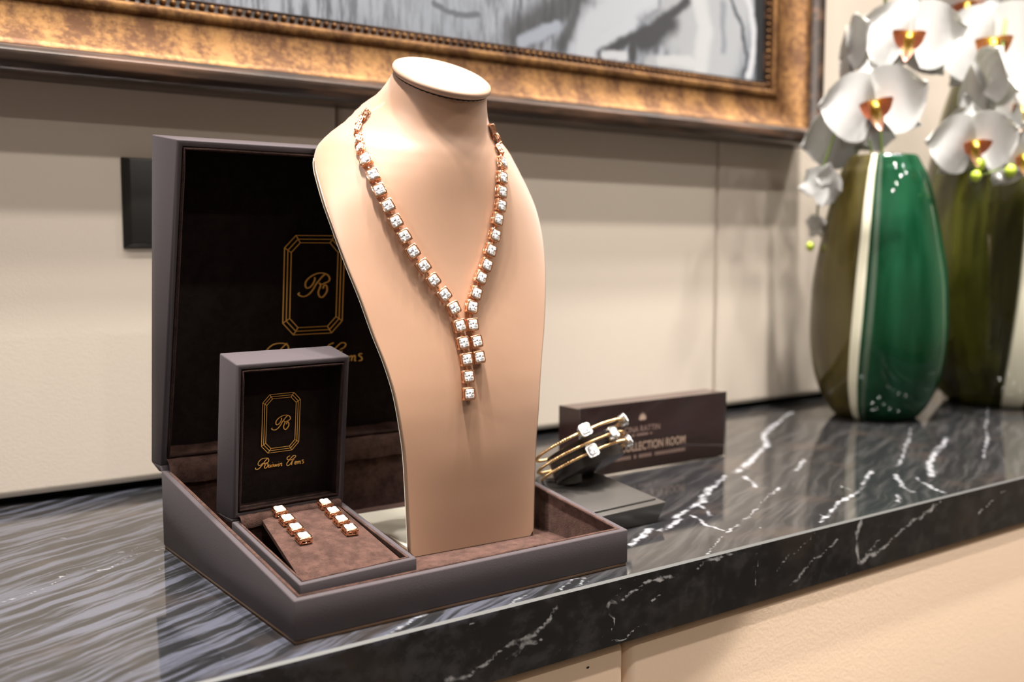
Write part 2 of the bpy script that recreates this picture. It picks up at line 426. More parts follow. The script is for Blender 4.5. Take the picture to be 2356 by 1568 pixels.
# ------------------------------------------------------------------ setting: floor, walls, ceiling
ZF = -0.90
FLM = simple('stone_floor', (0.12, 0.10, 0.08), 0.35)
CEM = simple('white_ceiling', (0.80, 0.77, 0.72), 0.8)
RX0, RX1, RY0, RY1 = -2.4, 3.2, -3.2, 1.06
tag(part('floor', boxv(RX0, RX1, RY0, RY1, ZF - 0.05, ZF), BOXF, FLM), None, kind='structure')
tag(part('ceiling', boxv(RX0, RX1, RY0, RY1, CEIL, CEIL + 0.05), BOXF, CEM), None, kind='structure')
PLA = simple('warm_plaster', (0.36, 0.30, 0.24), 0.8)
tag(part('wall_left', boxv(RX0 - 0.05, RX0, RY0, RY1, ZF, CEIL), BOXF, PLA), None, kind='structure')
tag(part('wall_right', boxv(RX1, RX1 + 0.05, RY0, RY1, ZF, CEIL), BOXF, PLA), None, kind='structure')
tag(part('wall_front', boxv(RX0, RX1, RY0 - 0.05, RY0, ZF, CEIL), BOXF, PLA), None, kind='structure')
wb = part('wall_back', boxv(RX0, RX1, 1.02, 1.06, ZF, CEIL), BOXF, M['black_gap']); tag(wb, None, kind='structure')
def cushion(x0, x1, z0, z1, yf, yb, r, nz=10):
    """padded panel: a slab whose four front edges roll back over radius r"""
    bmv = boxv(x0, x1, yf, yb, z0, z1)
    return bmv
seams = [-2.40, -1.83, -1.2485, -0.667, -0.086, 0.4955, 1.077, 1.6585, 2.24, 2.82, 3.2]
for a, b in zip(seams[:-1], seams[1:]):
    part('upholstered_panel', boxv(a + 0.0008, b - 0.0008, 0.996, 1.019, 0.0075, 1.20), BOXF, M['wall'], wb, bev=0.0075, seg=4)
    part('upper_panel', boxv(a + 0.0008, b - 0.0008, 0.996, 1.019, 1.203, CEIL - 0.004), BOXF, M['wall'], wb, bev=0.0075, seg=4)

# ------------------------------------------------------------------ counter and cabinets
x0, x1, yf, yb, zt, zb = -0.9, 2.9, 0.5255, 1.0195, 0.0, -0.048
import numpy as np
xs = [x0, -.5, -.3, -.15] + [-.05 + .0026 * i for i in range(760)] + [2.05, 2.3, 2.6, x1]
ch = .0016
loop = [(yb, zt), (.99, zt)] + [(.985 - (.985 - yf - ch) * i / 184.0, zt) for i in range(185)]
i_front = len(loop)
loop += [(yf, zt - ch - (zt - ch - zb) * i / 22.0) for i in range(23)] + [(yf + .12, zb), (yb, zb)]
nl, nx = len(loop), len(xs)
LY = np.array([p[0] for p in loop]); LZ = np.array([p[1] for p in loop]); XS = np.array(xs)
co_ = np.stack([np.repeat(XS, nl), np.tile(LY, nx), np.tile(LZ, nx)], 1)
fs = []
for i in range(nx - 1):
    o = i * nl
    for j in range(nl): k = (j + 1) % nl; fs.append((o + j, o + k, o + nl + k, o + nl + j))
fs.append(tuple(range(nl))); fs.append(tuple(range((nx - 1) * nl, nx * nl))[::-1])
me = bpy.data.meshes.new('countertop'); me.from_pydata(co_.tolist(), [], fs)
mi = np.zeros(len(fs), dtype=np.int32)
for i in range(nx - 1): mi[i * nl + i_front - 1] = 1
me.polygons.foreach_set('material_index', mi)
me.materials.append(M['marble']); me.materials.append(M['marble_edge'])
def vfield(P, lines):
    """wavering distance to the vein polylines, in half widths"""
    x, y = P[:, 0].copy(), P[:, 1].copy()
    wx = .0012 * np.sin(x * 170 + y * 90) + .0008 * np.sin(y * 310 - x * 240 + 1.3) + .0007 * np.sin(x * 610 + y * 530)
    wy = .0012 * np.sin(y * 150 - x * 130 + 2.) + .0008 * np.sin(x * 290 + y * 270) + .0007 * np.sin(y * 640 - x * 560 + .7)
    x += wx; y += wy
    best = np.full(len(x), 9.0)
    for pts, w in lines:
        for (ax, ay), (bx, by) in zip(pts[:-1], pts[1:]):
            dx, dy = bx - ax, by - ay
            h = np.clip(((x - ax) * dx + (y - ay) * dy) / (dx * dx + dy * dy), 0, 1)
            best = np.minimum(best, np.hypot(x - ax - h * dx, y - ay - h * dy) / w)
    return best
vf = vfield(co_[:, :2], VT)
isf = np.tile(np.arange(nl) >= i_front, nx)
vf[isf] = vfield(co_[isf][:, [0, 2]], VF)
me.attributes.new('vein', 'FLOAT', 'POINT').data.foreach_set('value', vf.astype(np.float32))
me.update()
ct = bpy.data.objects.new('countertop', me); C.objects.link(ct)
tag(ct, 'long black marble countertop with white veins and grey bands under the jewellery boxes', 'countertop')
for a, b, lab in ((-0.885, -0.10, None), (-0.10, 0.4895, 'cabinet with padded peach leather front left of the seam under the marble counter'),
                  (0.4895, 1.66, 'wide cabinet with padded peach leather front right of the seam under the marble counter'), (1.66, 2.885, None)):
    if lab is None: continue
    cb = thing('cabinet', lab, 'cabinet', ((a + b) / 2, 0.78, ZF))
    part('carcass', boxv(a, b, 0.562, 1.0195, ZF, zb - 0.0004), BOXF, simple('cabinet_carcass', (0.05, 0.04, 0.03), 0.6), cb)
    part('padded_front', boxv(a + 0.0006, b - 0.0006, 0.5335, 0.5615, ZF + 0.06, zb - 0.0022), BOXF, M['cabinet'], cb, bev=0.0085, seg=5)
    if b < 0.5:
        v, f = lathe([(0.0, -0.0006), (0.0009, -0.0004), (0.0010, 0.0), (0.0009, 0.0004), (0.0, 0.0006)], 0, 0, 10)
        part('scuff_mark', [(0.4525 + x * 1.4, 0.5333 + z * 0.3, -0.0625 + y * 0.8) for x, y, z in v], f, M['black_gap'], cb)

# ------------------------------------------------------------------ large jewellery box
TX0, TX1, TY0, TY1 = 0.2372, 0.4985, 0.5435, 0.7885
big = thing('jewellery_box', 'large open dark brown leatherette jewellery box holding the bust, gold emblem inside its upright lid', 'jewellery box', ((TX0 + TX1) / 2, 0.67, 0))
rim = [(TX0, TY0, .0268), (TX1, TY0, .0268), (TX1, TY1, .0604), (TX0, TY1, .0604)]
bot = [(TX0, TY0, .0022), (TX1, TY0, .0022), (TX1, TY1, .0022), (TX0, TY1, .0022)]
open_shell('base', rim, bot, 0.0042, 0.0032, M['box'], big)
part('base_edge', boxv(TX0 + .0008, TX1 - .0008, TY0 + .0008, TY1 - .0008, 0, .0024), BOXF, M['box_trim'], big, bev=.0004)
shell_lining('base_lining', rim, bot, 0.0042, 0.0032, M['suede'], big, 0.0011)
lrim = [(TX0, .7904, .0641), (TX1, .7904, .0641), (TX1, .7299, .3077), (TX0, .7299, .3077)]
lback = [(TX0, .8137, .0635), (TX1, .8137, .0635), (TX1, .7866, .3161), (TX0, .7866, .3161)]
lid = open_shell('lid', lrim, lback, 0.0048, 0.008, M['box'], big)
ll = shell_lining('lid_lining', lrim, lback, 0.0048, 0.008, M['suede_dark'], big, 0.0013, M['suede_pipe'])
part('hinge', [(TX0, .7904, .0641), (TX1, .7904, .0641), (TX1, .8137, .0635), (TX0, .8137, .0635), (TX0, .7887, .0596), (TX1, .7887, .0596), (TX1, .7945, .0592), (TX0, .7945, .0592)],
     BOXF, M['box'], big, bev=0.0004)
# soft suede flap over the hinge
fl_v = []; fl_f = []
for i in range(25):
    x = TX0 + .0048 + (TX1 - TX0 - .0096) * i / 24
    for (y, z) in ((.7820, .0500), (.7815, .0585), (.7835, .0640), (.7895, .0690), (.7975, .0735), (.8000, .0765)):
        fl_v.append((x, y + random.uniform(-1, 1) * .0004, z + random.uniform(-1, 1) * .0006))
for i in range(24):
    for j in range(5): a = i * 6 + j; fl_f.append((a, a + 6, a + 7, a + 1))
part('hinge_flap', fl_v, fl_f, M['suede'], big, smooth=True)
# emblem on the lid floor plane
bk0 = Vector((TX0, .8137, .0635)); bk1 = Vector((TX0, .7866, .3161))
V_ = (bk1 - bk0).normalized(); N_ = Vector((0, V_.z, -V_.y))
P_ = Vector((TX0, .8137 - .0278 * (.07 - .0635) / .2526 - .008, .07))
emblem(ll, P_ + Vector((1, 0, 0)) * .13069 + V_ * .1318 - N_ * 0.0012, Vector((1, 0, 0)), V_, N_, .0270, .0413, .00052, 1.28)

# ------------------------------------------------------------------ small earring box inside it
SO = Vector((.258, .5818, 0)); ux = (Vector((.346, .5875, 0)) - SO); SW = ux.length; ux.normalize(); uy = Vector((-ux.y, ux.x, 0))
def S(u, v, z): return SO + ux * u + uy * v + Vector((0, 0, z))
sb = thing('earring_box', 'small open dark brown leatherette box with slanted suede pad, inside the large box', 'jewellery box', tuple(S(.044, .05, .0075)))
sr = [S(0, 0, .0220), S(SW, 0, .0220), S(SW, .0985, .0422), S(0, .0985, .0422)]
sbm = [S(0, 0, .0072), S(SW, 0, .0072), S(SW, .0985, .0072), S(0, .0985, .0072)]
open_shell('base', sr, sbm, 0.0034, 0.002, M['box'], sb, 0.0008)
shell_lining('base_lining', sr, sbm, 0.0034, 0.002, M['suede'], sb, 0.0007)
slr = [S(0, .0968, .0434), S(SW, .0968, .0434), S(SW, .0845, .1530), S(0, .0845, .1530)]
slb = [S(0, .1248, .0438), S(SW, .1248, .0438), S(SW, .1115, .1588), S(0, .1115, .1588)]
open_shell('lid', slr, slb, 0.0042, 0.008, M['box'], sb, 0.0011)
sl = shell_lining('lid_lining', slr, slb, 0.0042, 0.008, M['suede_dark'], sb, 0.0010, M['suede_pipe'])
part('hinge', [S(0, .0968, .0434), S(SW, .0968, .0434), S(SW, .1248, .0438), S(0, .1248, .0438), S(0, .0975, .0415), S(SW, .0975, .0415), S(SW, .1050, .0405), S(0, .1050, .0405)], BOXF, M['box'], sb, bev=.0004)
fv = []; ff = []
for i in range(17):
    u = .0042 + (SW - .0084) * i / 16
    for (vv, z) in ((.0920, .0370), (.0915, .0425), (.0935, .0450), (.0985, .0460), (.1050, .0475), (.1085, .0490)):
        fv.append(S(u, vv + random.uniform(-1, 1) * .0003, z + random.uniform(-1, 1) * .0004))
for i in range(16):
    for j in range(5): a = i * 6 + j; ff.append((a, a + 6, a + 7, a + 1))
part('hinge_flap', fv, ff, M['suede'], sb, smooth=True)
# slanted pad
def padz(v): return .0186 + (.0425 - .0186) * v / .095
pv = []
NU, NV = 14, 22
for j in range(NV + 1):
    v = .0044 + (.0955 - .0044) * j / NV
    ul = .0050 + .0155 * (v / .0955); ur = .0815
    for i in range(NU + 1):
        u = ul + (ur - ul) * i / NU
        e = 0.0008 * (1 if i in (0, NU) or j in (0, NV) else 0)
        pv.append(S(u, v, padz(v) + 0.0009 * math.sin(PI * i / NU) - e))
n1 = len(pv)
for j in range(NV + 1):
    v = .0044 + (.0955 - .0044) * j / NV
    ul = .0050 + .0155 * (v / .0955) + .0006; ur = .0809
    for i in range(NU + 1):
        u = ul + (ur - ul) * i / NU; pv.append(S(u, v, padz(v) - .0050))
pf = []
for j in range(NV):
    for i in range(NU):
        a = j * (NU + 1) + i; q = (a, a + 1, a + NU + 2, a + NU + 1); pf.append(q); pf.append(tuple(k + n1 for k in q[::-1]))
def side(ids):
    for a, b in zip(ids[:-1], ids[1:]): pf.append((a, b, b + n1, a + n1))
side([i for i in range(NU + 1)]); side([NV * (NU + 1) + i for i in range(NU + 1)])
side([j * (NU + 1) for j in range(NV + 1)]); side([j * (NU + 1) + NU for j in range(NV + 1)])
part('earring_pad', pv, pf, M['suede'], sb, smooth=True)
rb = S(0, .0968, .0434); rt = S(0, .0845, .1530); V2 = (rt - rb).normalized(); N2 = ux.cross(V2); N2 = N2 if N2.dot(uy) > 0 else -N2
bkb = S(0, .1248, .0438); D2 = (bkb - rb).dot(N2) - 0.008
emblem(sl, rb + ux * .0441 + V2 * .0604 + N2 * (D2 - 0.0012), ux, V2, N2, .01485, .0217, .00027, 1.0)

# ------------------------------------------------------------------ display bust
# ---- display bust: section tables over height (half width, edge depth, front depth, exponent) ----
BT=[(.0065,.0542,.0,.0,1.0),(.0445,.0555,-.0005,.0028,1.0),(.0818,.0573,-.0008,.0045,1.0),(.104,.0599,-.0017,.0041,1.0),
(.126,.063,-.0042,.0028,1.0),(.1478,.0679,-.0087,.0003,1.0),(.1695,.0742,-.0147,-.003,.97),(.1943,.0803,-.0218,-.0072,.93),
(.2191,.0866,-.0312,-.0105,.88),(.2441,.0912,-.0427,-.0125,.83),(.2664,.0933,-.0562,-.0135,.79),(.2829,.0922,-.0695,-.0138,.77),
(.295,.0895,-.0805,-.0141,.75),(.3064,.0835,-.0868,-.0147,.72),(.3131,.076,-.085,-.0152,.68),(.3191,.0665,-.079,-.0158,.64),
(.3251,.0585,-.072,-.0165,.60),(.3349,.0488,-.0645,-.0174,.55),(.3408,.0430,-.0595,-.017,.52),(.3485,.0392,-.0538,-.0162,.5),(.358,.0358,-.0475,-.0133,.5)]
def _interp(t,col):
    # monotone cubic through the table column
    n=len(BT)
    if t<=BT[0][0]: return BT[0][col]
    if t>=BT[-1][0]: return BT[-1][col]
    i=max(k for k in range(n-1) if BT[k][0]<=t)
    x=[r[0] for r in BT]; y=[r[col] for r in BT]
    d=[(y[k+1]-y[k])/(x[k+1]-x[k]) for k in range(n-1)]
    def m(k):
        if k==0: return d[0]
        if k==n-1: return d[-1]
        if d[k-1]*d[k]<=0: return 0.
        return 2*d[k-1]*d[k]/(d[k-1]+d[k])
    h=x[i+1]-x[i]; s=(t-x[i])/h
    return (2*s**3-3*s*s+1)*y[i]+(s**3-2*s*s+s)*h*m(i)+(-2*s**3+3*s*s)*y[i+1]+(s**3-s*s)*h*m(i+1)
BA=math.radians(2.65)
BO=(.42272,.63201)
def bust_world(x,y,z):
    c,s=math.cos(BA),math.sin(BA)
    return (BO[0]+c*x-s*y, BO[1]-s*x-c*y, z)
def bust_pt(u,t,back=False):
    """u in -1..1 across, t nominal height; returns local (x, depth, z)"""
    hw,ye,yf,q=[_interp(t,c) for c in (1,2,3,4)]
    s=math.sin(u*math.pi/2)
    x=hw*s
    w=min(1,max(0,(.8-q)/.28)); p=2.2-.2*w
    f=max(0.,1-abs(s)**p)**q
    y=ye+(yf-ye)*f
    if back:
        w=min(1,max(0,(t-.290)/.04)); w=w*w*(3-2*w)
        yb=ye-.004*(1-w)-(yf-ye)*max(0.,1-s*s)**.5*w
        y=(1-w)*(y-.004)+w*yb
    k=min(1,max(0,(t-.272)/.086)); k=k*k*(3-2*k)
    yc=max(ye,yf-.045); z=t-k*.51*(y-yc) if y>yc or k>.98 else t-k*.51*max(y-yc,-.012-.04*k*k)
    return (x,y,z)

bust = thing('necklace_display_bust', 'tall champagne leatherette necklace bust with flat oval cap standing in the large box', 'display bust', (BO[0], BO[1], .0065))
NUb, NTb = 48, 90
ts = [.0066 + (.358 - .0066) * (j / NTb) for j in range(NTb + 1)]
v = []; f = []
def us(i, n): return -1 + 2 * i / n
for tt in ts:
    ring = [bust_pt(us(i, NUb), tt) for i in range(NUb + 1)] + [bust_pt(us(NUb - i, NUb), tt, True) for i in range(NUb + 1)]
    if tt < .0115:                                   # rounded bottom corners
        k = 1 - (.0115 - tt) ** 2 / .005 ** 2 * .055; ring = [(x * k, y, z) for x, y, z in ring]
    v += [bust_world(*p) for p in ring]
NR = 2 * (NUb + 1)
for j in range(NTb):
    for i in range(NR):
        f.append((j * NR + i, j * NR + (i + 1) % NR, (j + 1) * NR + (i + 1) % NR, (j + 1) * NR + i))
f.append(tuple(range(NR))[::-1]); f.append(tuple(range(NTb * NR, NTb * NR + NR)))
part('neck_form', v, f, M['bust'], bust, smooth=True)
# dark leather edge and white felt backing that show along the side
ev = []; ef = []; wv = []; wf = []
ns = [t_ for t_ in ts if t_ < .300]
for s in (-1, 1):
    o1, o2 = len(ev), len(wv)
    for tt in ns:
        hw, ye = _interp(tt, 1), _interp(tt, 2)
        for dx, dy in ((-.0002, .0002), (.0005, -.0001), (.0005, -.0036), (-.0002, -.0038)):
            ev.append(bust_world(s * (hw + dx), ye + dy, tt))
        for dx, dy in ((-.0050, -.0037), (.0005, -.0037), (.0005, -.0044), (-.0050, -.0044)):
            wv.append(bust_world(s * (hw + dx), ye + dy, tt))
    for j in range(len(ns) - 1):
        for k in range(4):
            q = (j * 4 + k, j * 4 + (k + 1) % 4, (j + 1) * 4 + (k + 1) % 4, (j + 1) * 4 + k)
            ef.append(tuple(i + o1 for i in q)); wf.append(tuple(i + o2 for i in q))
    for A, F, o in ((ev, ef, o1), (wv, wf, o2)):
        F.append((o, o + 1, o + 2, o + 3)); e = o + (len(ns) - 1) * 4; F.append((e, e + 1, e + 2, e + 3))
tag(part('edge_binding', ev, ef, M['bust_edge'], bust), 'dark brown edge of the panel')
tag(part('backing', wv, wf, M['felt'], bust), 'white felt backing')
# foot plate folded back from the bottom, cream felt on top
def bl(x, y, z): return bust_world(x, y, z)
part('foot_plate', [bl(-.0532, -.003, .0066), bl(.0532, -.003, .0066), bl(.0465, -.1175, .0066), bl(-.0465, -.1175, .0066),
                    bl(-.0532, -.003, .0106), bl(.0532, -.003, .0106), bl(.0465, -.1175, .0106), bl(-.0465, -.1175, .0106)], BOXF, M['bust_edge'], bust, bev=.0006)
fv = []; ff = []
for i in range(13):
    for j in range(13):
        y = -.0045 - .1123 * j / 12; x = (-1 + 2 * i / 12) * (.0526 - .0067 * j / 12)
        wob = 0.0007 * math.sin(i * 1.3 + j * .6) + 0.0004 * math.sin(j * 1.9) if 0 < i < 12 and 0 < j < 12 else 0
        fv.append(bl(x, y, .0118 + wob))
for i in range(12):
    for j in range(12): a = i * 13 + j; ff.append((a, a + 13, a + 14, a + 1))
n1 = len(fv); fv += [(x, y, .0104) for x, y, z in fv]; ff += [tuple(k + n1 for k in q[::-1]) for q in ff]
for ids in ([i * 13 for i in range(13)], [i * 13 + 12 for i in range(13)], list(range(13)), list(range(156, 169))):
    ff += [(a, b, b + n1, a + n1) for a, b in zip(ids[:-1], ids[1:])]
tag(part('foot_lining', fv, ff, M['felt'], bust, smooth=True), 'cream felt lining on the foot plate')
# oval cap, its plane tilted towards the front
top = [Vector(bust_world(*bust_pt(us(i, 24), .358))) for i in range(25)] + [Vector(bust_world(*bust_pt(us(24 - i, 24), .358, True))) for i in range(1, 24)]
cc = sum(top, Vector()) / len(top)
nn = (top[0] - cc).cross(top[12] - cc).normalized()
if nn.z < 0: nn = -nn
cv = []; cf = []
lay = [(.90, -.0012), (.97, .0000), (1.03, .0008), (1.062, .0022), (1.068, .0040), (1.045, .0058), (.98, .0071), (.85, .0080), (.5, .0086)]
for k, h in lay: cv += [cc + (p - cc) * k + nn * h for p in top]
n = len(top)
for j in range(len(lay) - 1):
    for i in range(n): cf.append((j * n + i, j * n + (i + 1) % n, (j + 1) * n + (i + 1) % n, (j + 1) * n + i))
cf += [tuple(range(n))[::-1], tuple(range((len(lay) - 1) * n, len(lay) * n))]
part('cap', cv, cf, M['bust_cap'], bust, smooth=True)
gv, gf = [], []
for k, h in ((.955, -.0012), (1.004, -.0010), (1.004, .0006), (.955, .0006)): gv += [cc + (p - cc) * k + nn * h for p in top]
for j in range(4):
    for i in range(n): gf.append((j * n + i, j * n + (i + 1) % n, ((j + 1) % 4) * n + (i + 1) % n, ((j + 1) % 4) * n + i))
tag(part('cap_groove', gv, gf, M['black_gap'], bust), 'dark groove under the cap')

# ------------------------------------------------------------------ jewellery links
def octa(h, w, c): return [(-h + c, -w), (h - c, -w), (h, -w + c), (h, w - c), (h - c, w), (-h + c, w), (-h, w - c), (-h, -w + c)]
def prism(rings):
    """closed stack of octagons (h, w, c, z)"""
    v = []; f = []
    for h, w, c, z in rings: v += [(x, y, z) for x, y in octa(h, w, c)]
    for j in range(len(rings) - 1):
        for i in range(8): f.append((j * 8 + i, j * 8 + (i + 1) % 8, (j + 1) * 8 + (i + 1) % 8, (j + 1) * 8 + i))
    f += [tuple(range(8))[::-1], tuple(range((len(rings) - 1) * 8, len(rings) * 8))]
    return v, f
def ringm(h, w, c, z0, z1, t):
    v = []; f = []
    for hh, ww, cc_, z in ((h, w, c, z0), (h, w, c, z1), (h - t, w - t, c * .8, z1), (h - t, w - t, c * .8, z0)): v += [(x, y, z) for x, y in octa(hh, ww, cc_)]
    for j in range(4):
        for i in range(8): f.append((j * 8 + i, j * 8 + (i + 1) % 8, ((j + 1) % 4) * 8 + (i + 1) % 8, ((j + 1) % 4) * 8 + i))
    return v, f
def bar(x0, x1, y0, y1, z0, z1): return boxv(x0, x1, y0, y1, z0, z1), BOXF
def setting_mesh(name, s=1.0, conn=True):
    h = w = .0046 * s; c = .0013 * s
    ms = [ringm(h, w, c, .0004, .0013 * s, .0008), ringm(h * .98, w * .98, c, .0024 * s, .0031 * s, .0008), ringm(h * 1.03, w * 1.03, c * 1.1, .0040 * s, .0050 * s, .0009)]
    for sx in (-1, 1):
        for sy in (-1, 1):
            x, y = sx * (h - c * .62), sy * (w - c * .62)
            ms.append(bar(x - .0008 * s, x + .0008 * s, y - .0008 * s, y + .0008 * s, .0005, .0046 * s))
        ms.append(bar(sx * (h - .0006) - .0004, sx * (h - .0006) + .0004, -.0005, .0005, .0005, .0046 * s))
    for sy in (-1, 1): ms.append(bar(-.0005, .0005, sy * (w - .0006) - .0004, sy * (w - .0006) + .0004, .0005, .0046 * s))
    if conn: ms.append(bar(-.0006, .0006, -w - .0040, -w + .0006, .0016, .0028))
    v, f = join(*ms)
    return me_from(name, v, f, M['rose_gold'], bev=0.00012, seg=1)
def stone_mesh(name, s=1.0):
    # step-cut cluster: four corner stones round a pair of centre baguettes
    a = .0037 * s; z0 = .0044 * s; z1 = .0062 * s
    ms = [prism([(a, a, .0012 * s, .0030 * s), (a, a, .0012 * s, z0), (a * .84, a * .84, .0010 * s, z0 + .0006 * s)])]
    for sx in (-1, 1):
        for sy in (-1, 1):
            q = prism([(.00165 * s, .00150 * s, .0005 * s, 0), (.00165 * s, .00150 * s, .0005 * s, .0008 * s), (.0011 * s, .00095 * s, .0004 * s, .0014 * s)])
            ms.append(([(x + sx * .00172 * s, y + sy * .00185 * s, z + z0) for x, y, z in q[0]], q[1]))
    for sx in (-1, 1):
        q = prism([(.0007 * s, .0019 * s, .0002 * s, 0), (.0007 * s, .0019 * s, .0002 * s, .0010 * s), (.0004 * s, .0014 * s, .0002 * s, .0016 * s)])
        ms.append(([(x + sx * .00078 * s, y, z + z0) for x, y, z in q[0]], q[1]))
    v, f = join(*ms)
    return me_from(name, v, f, M['diamond'])
ME_SET = setting_mesh('link'); ME_SET_END = setting_mesh('link', 1.0, False); ME_ST = stone_mesh('diamond')
NECK = [[[0.3726,0.6975,0.3303],[-0.727,-0.317,0.609]],[[0.3694,0.699,0.3273],[-0.711,-0.329,0.621]],[[0.367,0.6978,0.324],[-0.69,-0.372,0.621]],[[0.3643,0.6951,0.3192],[-0.664,-0.426,0.614]],[[0.3612,0.6878,0.3106],[-0.646,-0.508,0.57]],[[0.3599,0.6832,0.3038],[-0.711,-0.578,0.4]],[[0.3598,0.6766,0.2945],[-0.661,-0.635,0.4]],[[0.3608,0.6693,0.2831],[-0.602,-0.73,0.324]],[[0.3626,0.6641,0.2721],[-0.531,-0.812,0.241]],[[0.3663,0.6594,0.2611],[-0.449,-0.878,0.165]],[[0.3703,0.6558,0.25],[-0.379,-0.916,0.131]],[[0.3751,0.6526,0.2395],[-0.315,-0.942,0.118]],[[0.3802,0.6497,0.2284],[-0.26,-0.959,0.116]],[[0.3872,0.6467,0.2179],[-0.205,-0.971,0.121]],[[0.3936,0.6441,0.2074],[-0.163,-0.976,0.141]],[[0.4012,0.6414,0.1968],[-0.124,-0.981,0.149]],[[0.4077,0.639,0.1868],[-0.095,-0.981,0.168]],[[0.4111,0.6364,0.1737],[-0.082,-0.982,0.169]],[[0.4127,0.6343,0.1612],[-0.076,-0.985,0.157]],[[0.4142,0.6324,0.1491],[-0.07,-0.988,0.135]],[[0.4145,0.6307,0.1366],[-0.068,-0.991,0.119]],[[0.4143,0.6295,0.124],[-0.067,-0.995,0.077]],[[0.4569,0.6611,0.322],[0.57,-0.777,0.268]],[[0.462,0.6616,0.3146],[0.531,-0.771,0.352]],[[0.4612,0.6569,0.3059],[0.423,-0.808,0.41]],[[0.4602,0.6528,0.2959],[0.371,-0.89,0.265]],[[0.458,0.6497,0.2847],[0.279,-0.948,0.149]],[[0.4564,0.6481,0.2741],[0.211,-0.974,0.086]],[[0.455,0.647,0.2636],[0.164,-0.984,0.073]],[[0.4512,0.6457,0.2531],[0.114,-0.991,0.069]],[[0.448,0.6445,0.241],[0.076,-0.994,0.075]],[[0.4433,0.6433,0.2295],[0.041,-0.995,0.089]],[[0.4387,0.6421,0.2184],[0.013,-0.994,0.104]],[[0.433,0.641,0.2089],[-0.014,-0.991,0.132]],[[0.4275,0.6395,0.1973],[-0.034,-0.989,0.147]],[[0.423,0.6381,0.1873],[-0.046,-0.985,0.167]],[[0.4217,0.6358,0.1742],[-0.048,-0.984,0.17]],[[0.4239,0.6337,0.1617],[-0.043,-0.987,0.157]],[[0.4249,0.6319,0.1501],[-0.041,-0.99,0.137]]]
left, right = NECK[:22], NECK[22:]
for i, nv in enumerate([(-.55, .75, .35), (-.62, .68, .3), (-.7, .6, .3), (-.8, .5, .3), (-.85, .4, .3), (-.9, .2, .3)]): left[i][1] = nv
for i in range(3): right[i][1] = (.88, .0, .35)
nk = thing('necklace', 'rose gold Y necklace of square diamond links with two drops hanging on the bust', 'necklace', (BO[0], BO[1], .125))
def frame(p, n_, t_):
    n_ = n_.normalized(); y = (t_ - n_ * t_.dot(n_)).normalized(); x = y.cross(n_)
    return Matrix(((x.x, y.x, n_.x, p.x), (x.y, y.y, n_.y, p.y), (x.z, y.z, n_.z, p.z), (0, 0, 0, 1)))
def chain(lst, parent, skip_small, last):
    pts = [Vector(a) for a, b in lst]; nor = [Vector(b) for a, b in lst]
    for i, p in enumerate(pts):
        a = pts[max(0, i - 1)]; b = pts[min(len(pts) - 1, i + 1)]
        n_ = (nor[max(0, i - 1)] + nor[i] * 2 + nor[min(len(pts) - 1, i + 1)]).normalized()
        fm = frame(p + n_ * .0004, n_, a - b)
        small = i < skip_small
        if small: fm = fm @ Matrix.Diagonal((.78, .92, .8, 1))
        o = place(ME_SET if i < len(pts) - 1 else ME_SET_END, 'link', parent, fm)
        s = bpy.data.objects.new('diamond', ME_ST); C.objects.link(s); s.parent = o
# fill any stretch the camera sees edge-on so that the links keep their even spacing
def spread(lst, n_fix, n_new):
    P = [Vector(a) for a, b in lst[:n_fix + 1]]; N = [Vector(b) for a, b in lst[:n_fix + 1]]
    L = [0]
    for a, b in zip(P[:-1], P[1:]): L.append(L[-1] + (b - a).length)
    out = []
    for k in range(n_new):
        d = L[-1] * k / n_new
        i = max(j for j in range(len(L) - 1) if L[j] <= d); s = (d - L[i]) / max(1e-9, L[i + 1] - L[i])
        out.append([P[i].lerp(P[i + 1], s), N[i].lerp(N[i + 1], s)])
    return out + lst[n_fix + 1 - 1:]
# the chain goes on round the back of the neck
def round_back(n):
    res = []
    for i in range(n):
        a = (i + 1) / (n + 1.0)
        p0, p1 = Vector(left[0][0]), Vector(right[0][0])
        back = Vector(bust_world(0, _interp(.345, 2) - .060, .352))
        q = p0 * (1 - a) ** 2 + back * 2 * a * (1 - a) * 1.0 + p1 * a ** 2
        c0 = Vector(bust_world(0, _interp(.345, 2), q.z))
        res.append([q, (q - c0).normalized()])
    return res
chain(left, nk, 6, True); chain(right, nk, 3, True)
for a, b in ((left[17], right[14]), (left[18], right[15])):
    pa, pb = Vector(a[0]) + Vector(a[1]) * .0026, Vector(b[0]) + Vector(b[1]) * .0026
    v, f = tube([pa.lerp(pb, .30), pb.lerp(pa, .30)], .0006, 6)
    part('connector', v, f, M['rose_gold'], nk)

# earrings on the pad
for lab, pts in (('rose gold drop earring of four diamonds on the left side of the suede pad', [(.0330, .0980), (.0321, .0846), (.0313, .0712), (.0305, .0580)]),
                 ('rose gold drop earring of four diamonds on the right side of the suede pad', [(.0690, .0972), (.0680, .0838), (.0670, .0704), (.0660, .0570)])):
    base = S(*pts[1], padz(pts[1][1]))
    er = thing('drop_earring', lab, 'earring', tuple(base), 'pair of drop earrings')
    for i, (u, v_) in enumerate(pts):
        v_ = v_ - .006
        z = padz(v_) + 0.0009 * math.sin(PI * min(1, max(0, (u - .015) / .066)))
        n_ = (ux.cross(S(u, 1, padz(v_ + .01)) * 0 + (uy * .01 + Vector((0, 0, padz(v_ + .01) - padz(v_)))))).normalized()
        n_ = n_ if n_.z > 0 else -n_
        fm = frame(S(u, v_, z) + n_ * .0002, n_, uy - ux * -.06)
        o = place(ME_SET if i < 3 else ME_SET_END, 'link', er, fm)
        s = bpy.data.objects.new('diamond', ME_ST); C.objects.link(s); s.parent = o

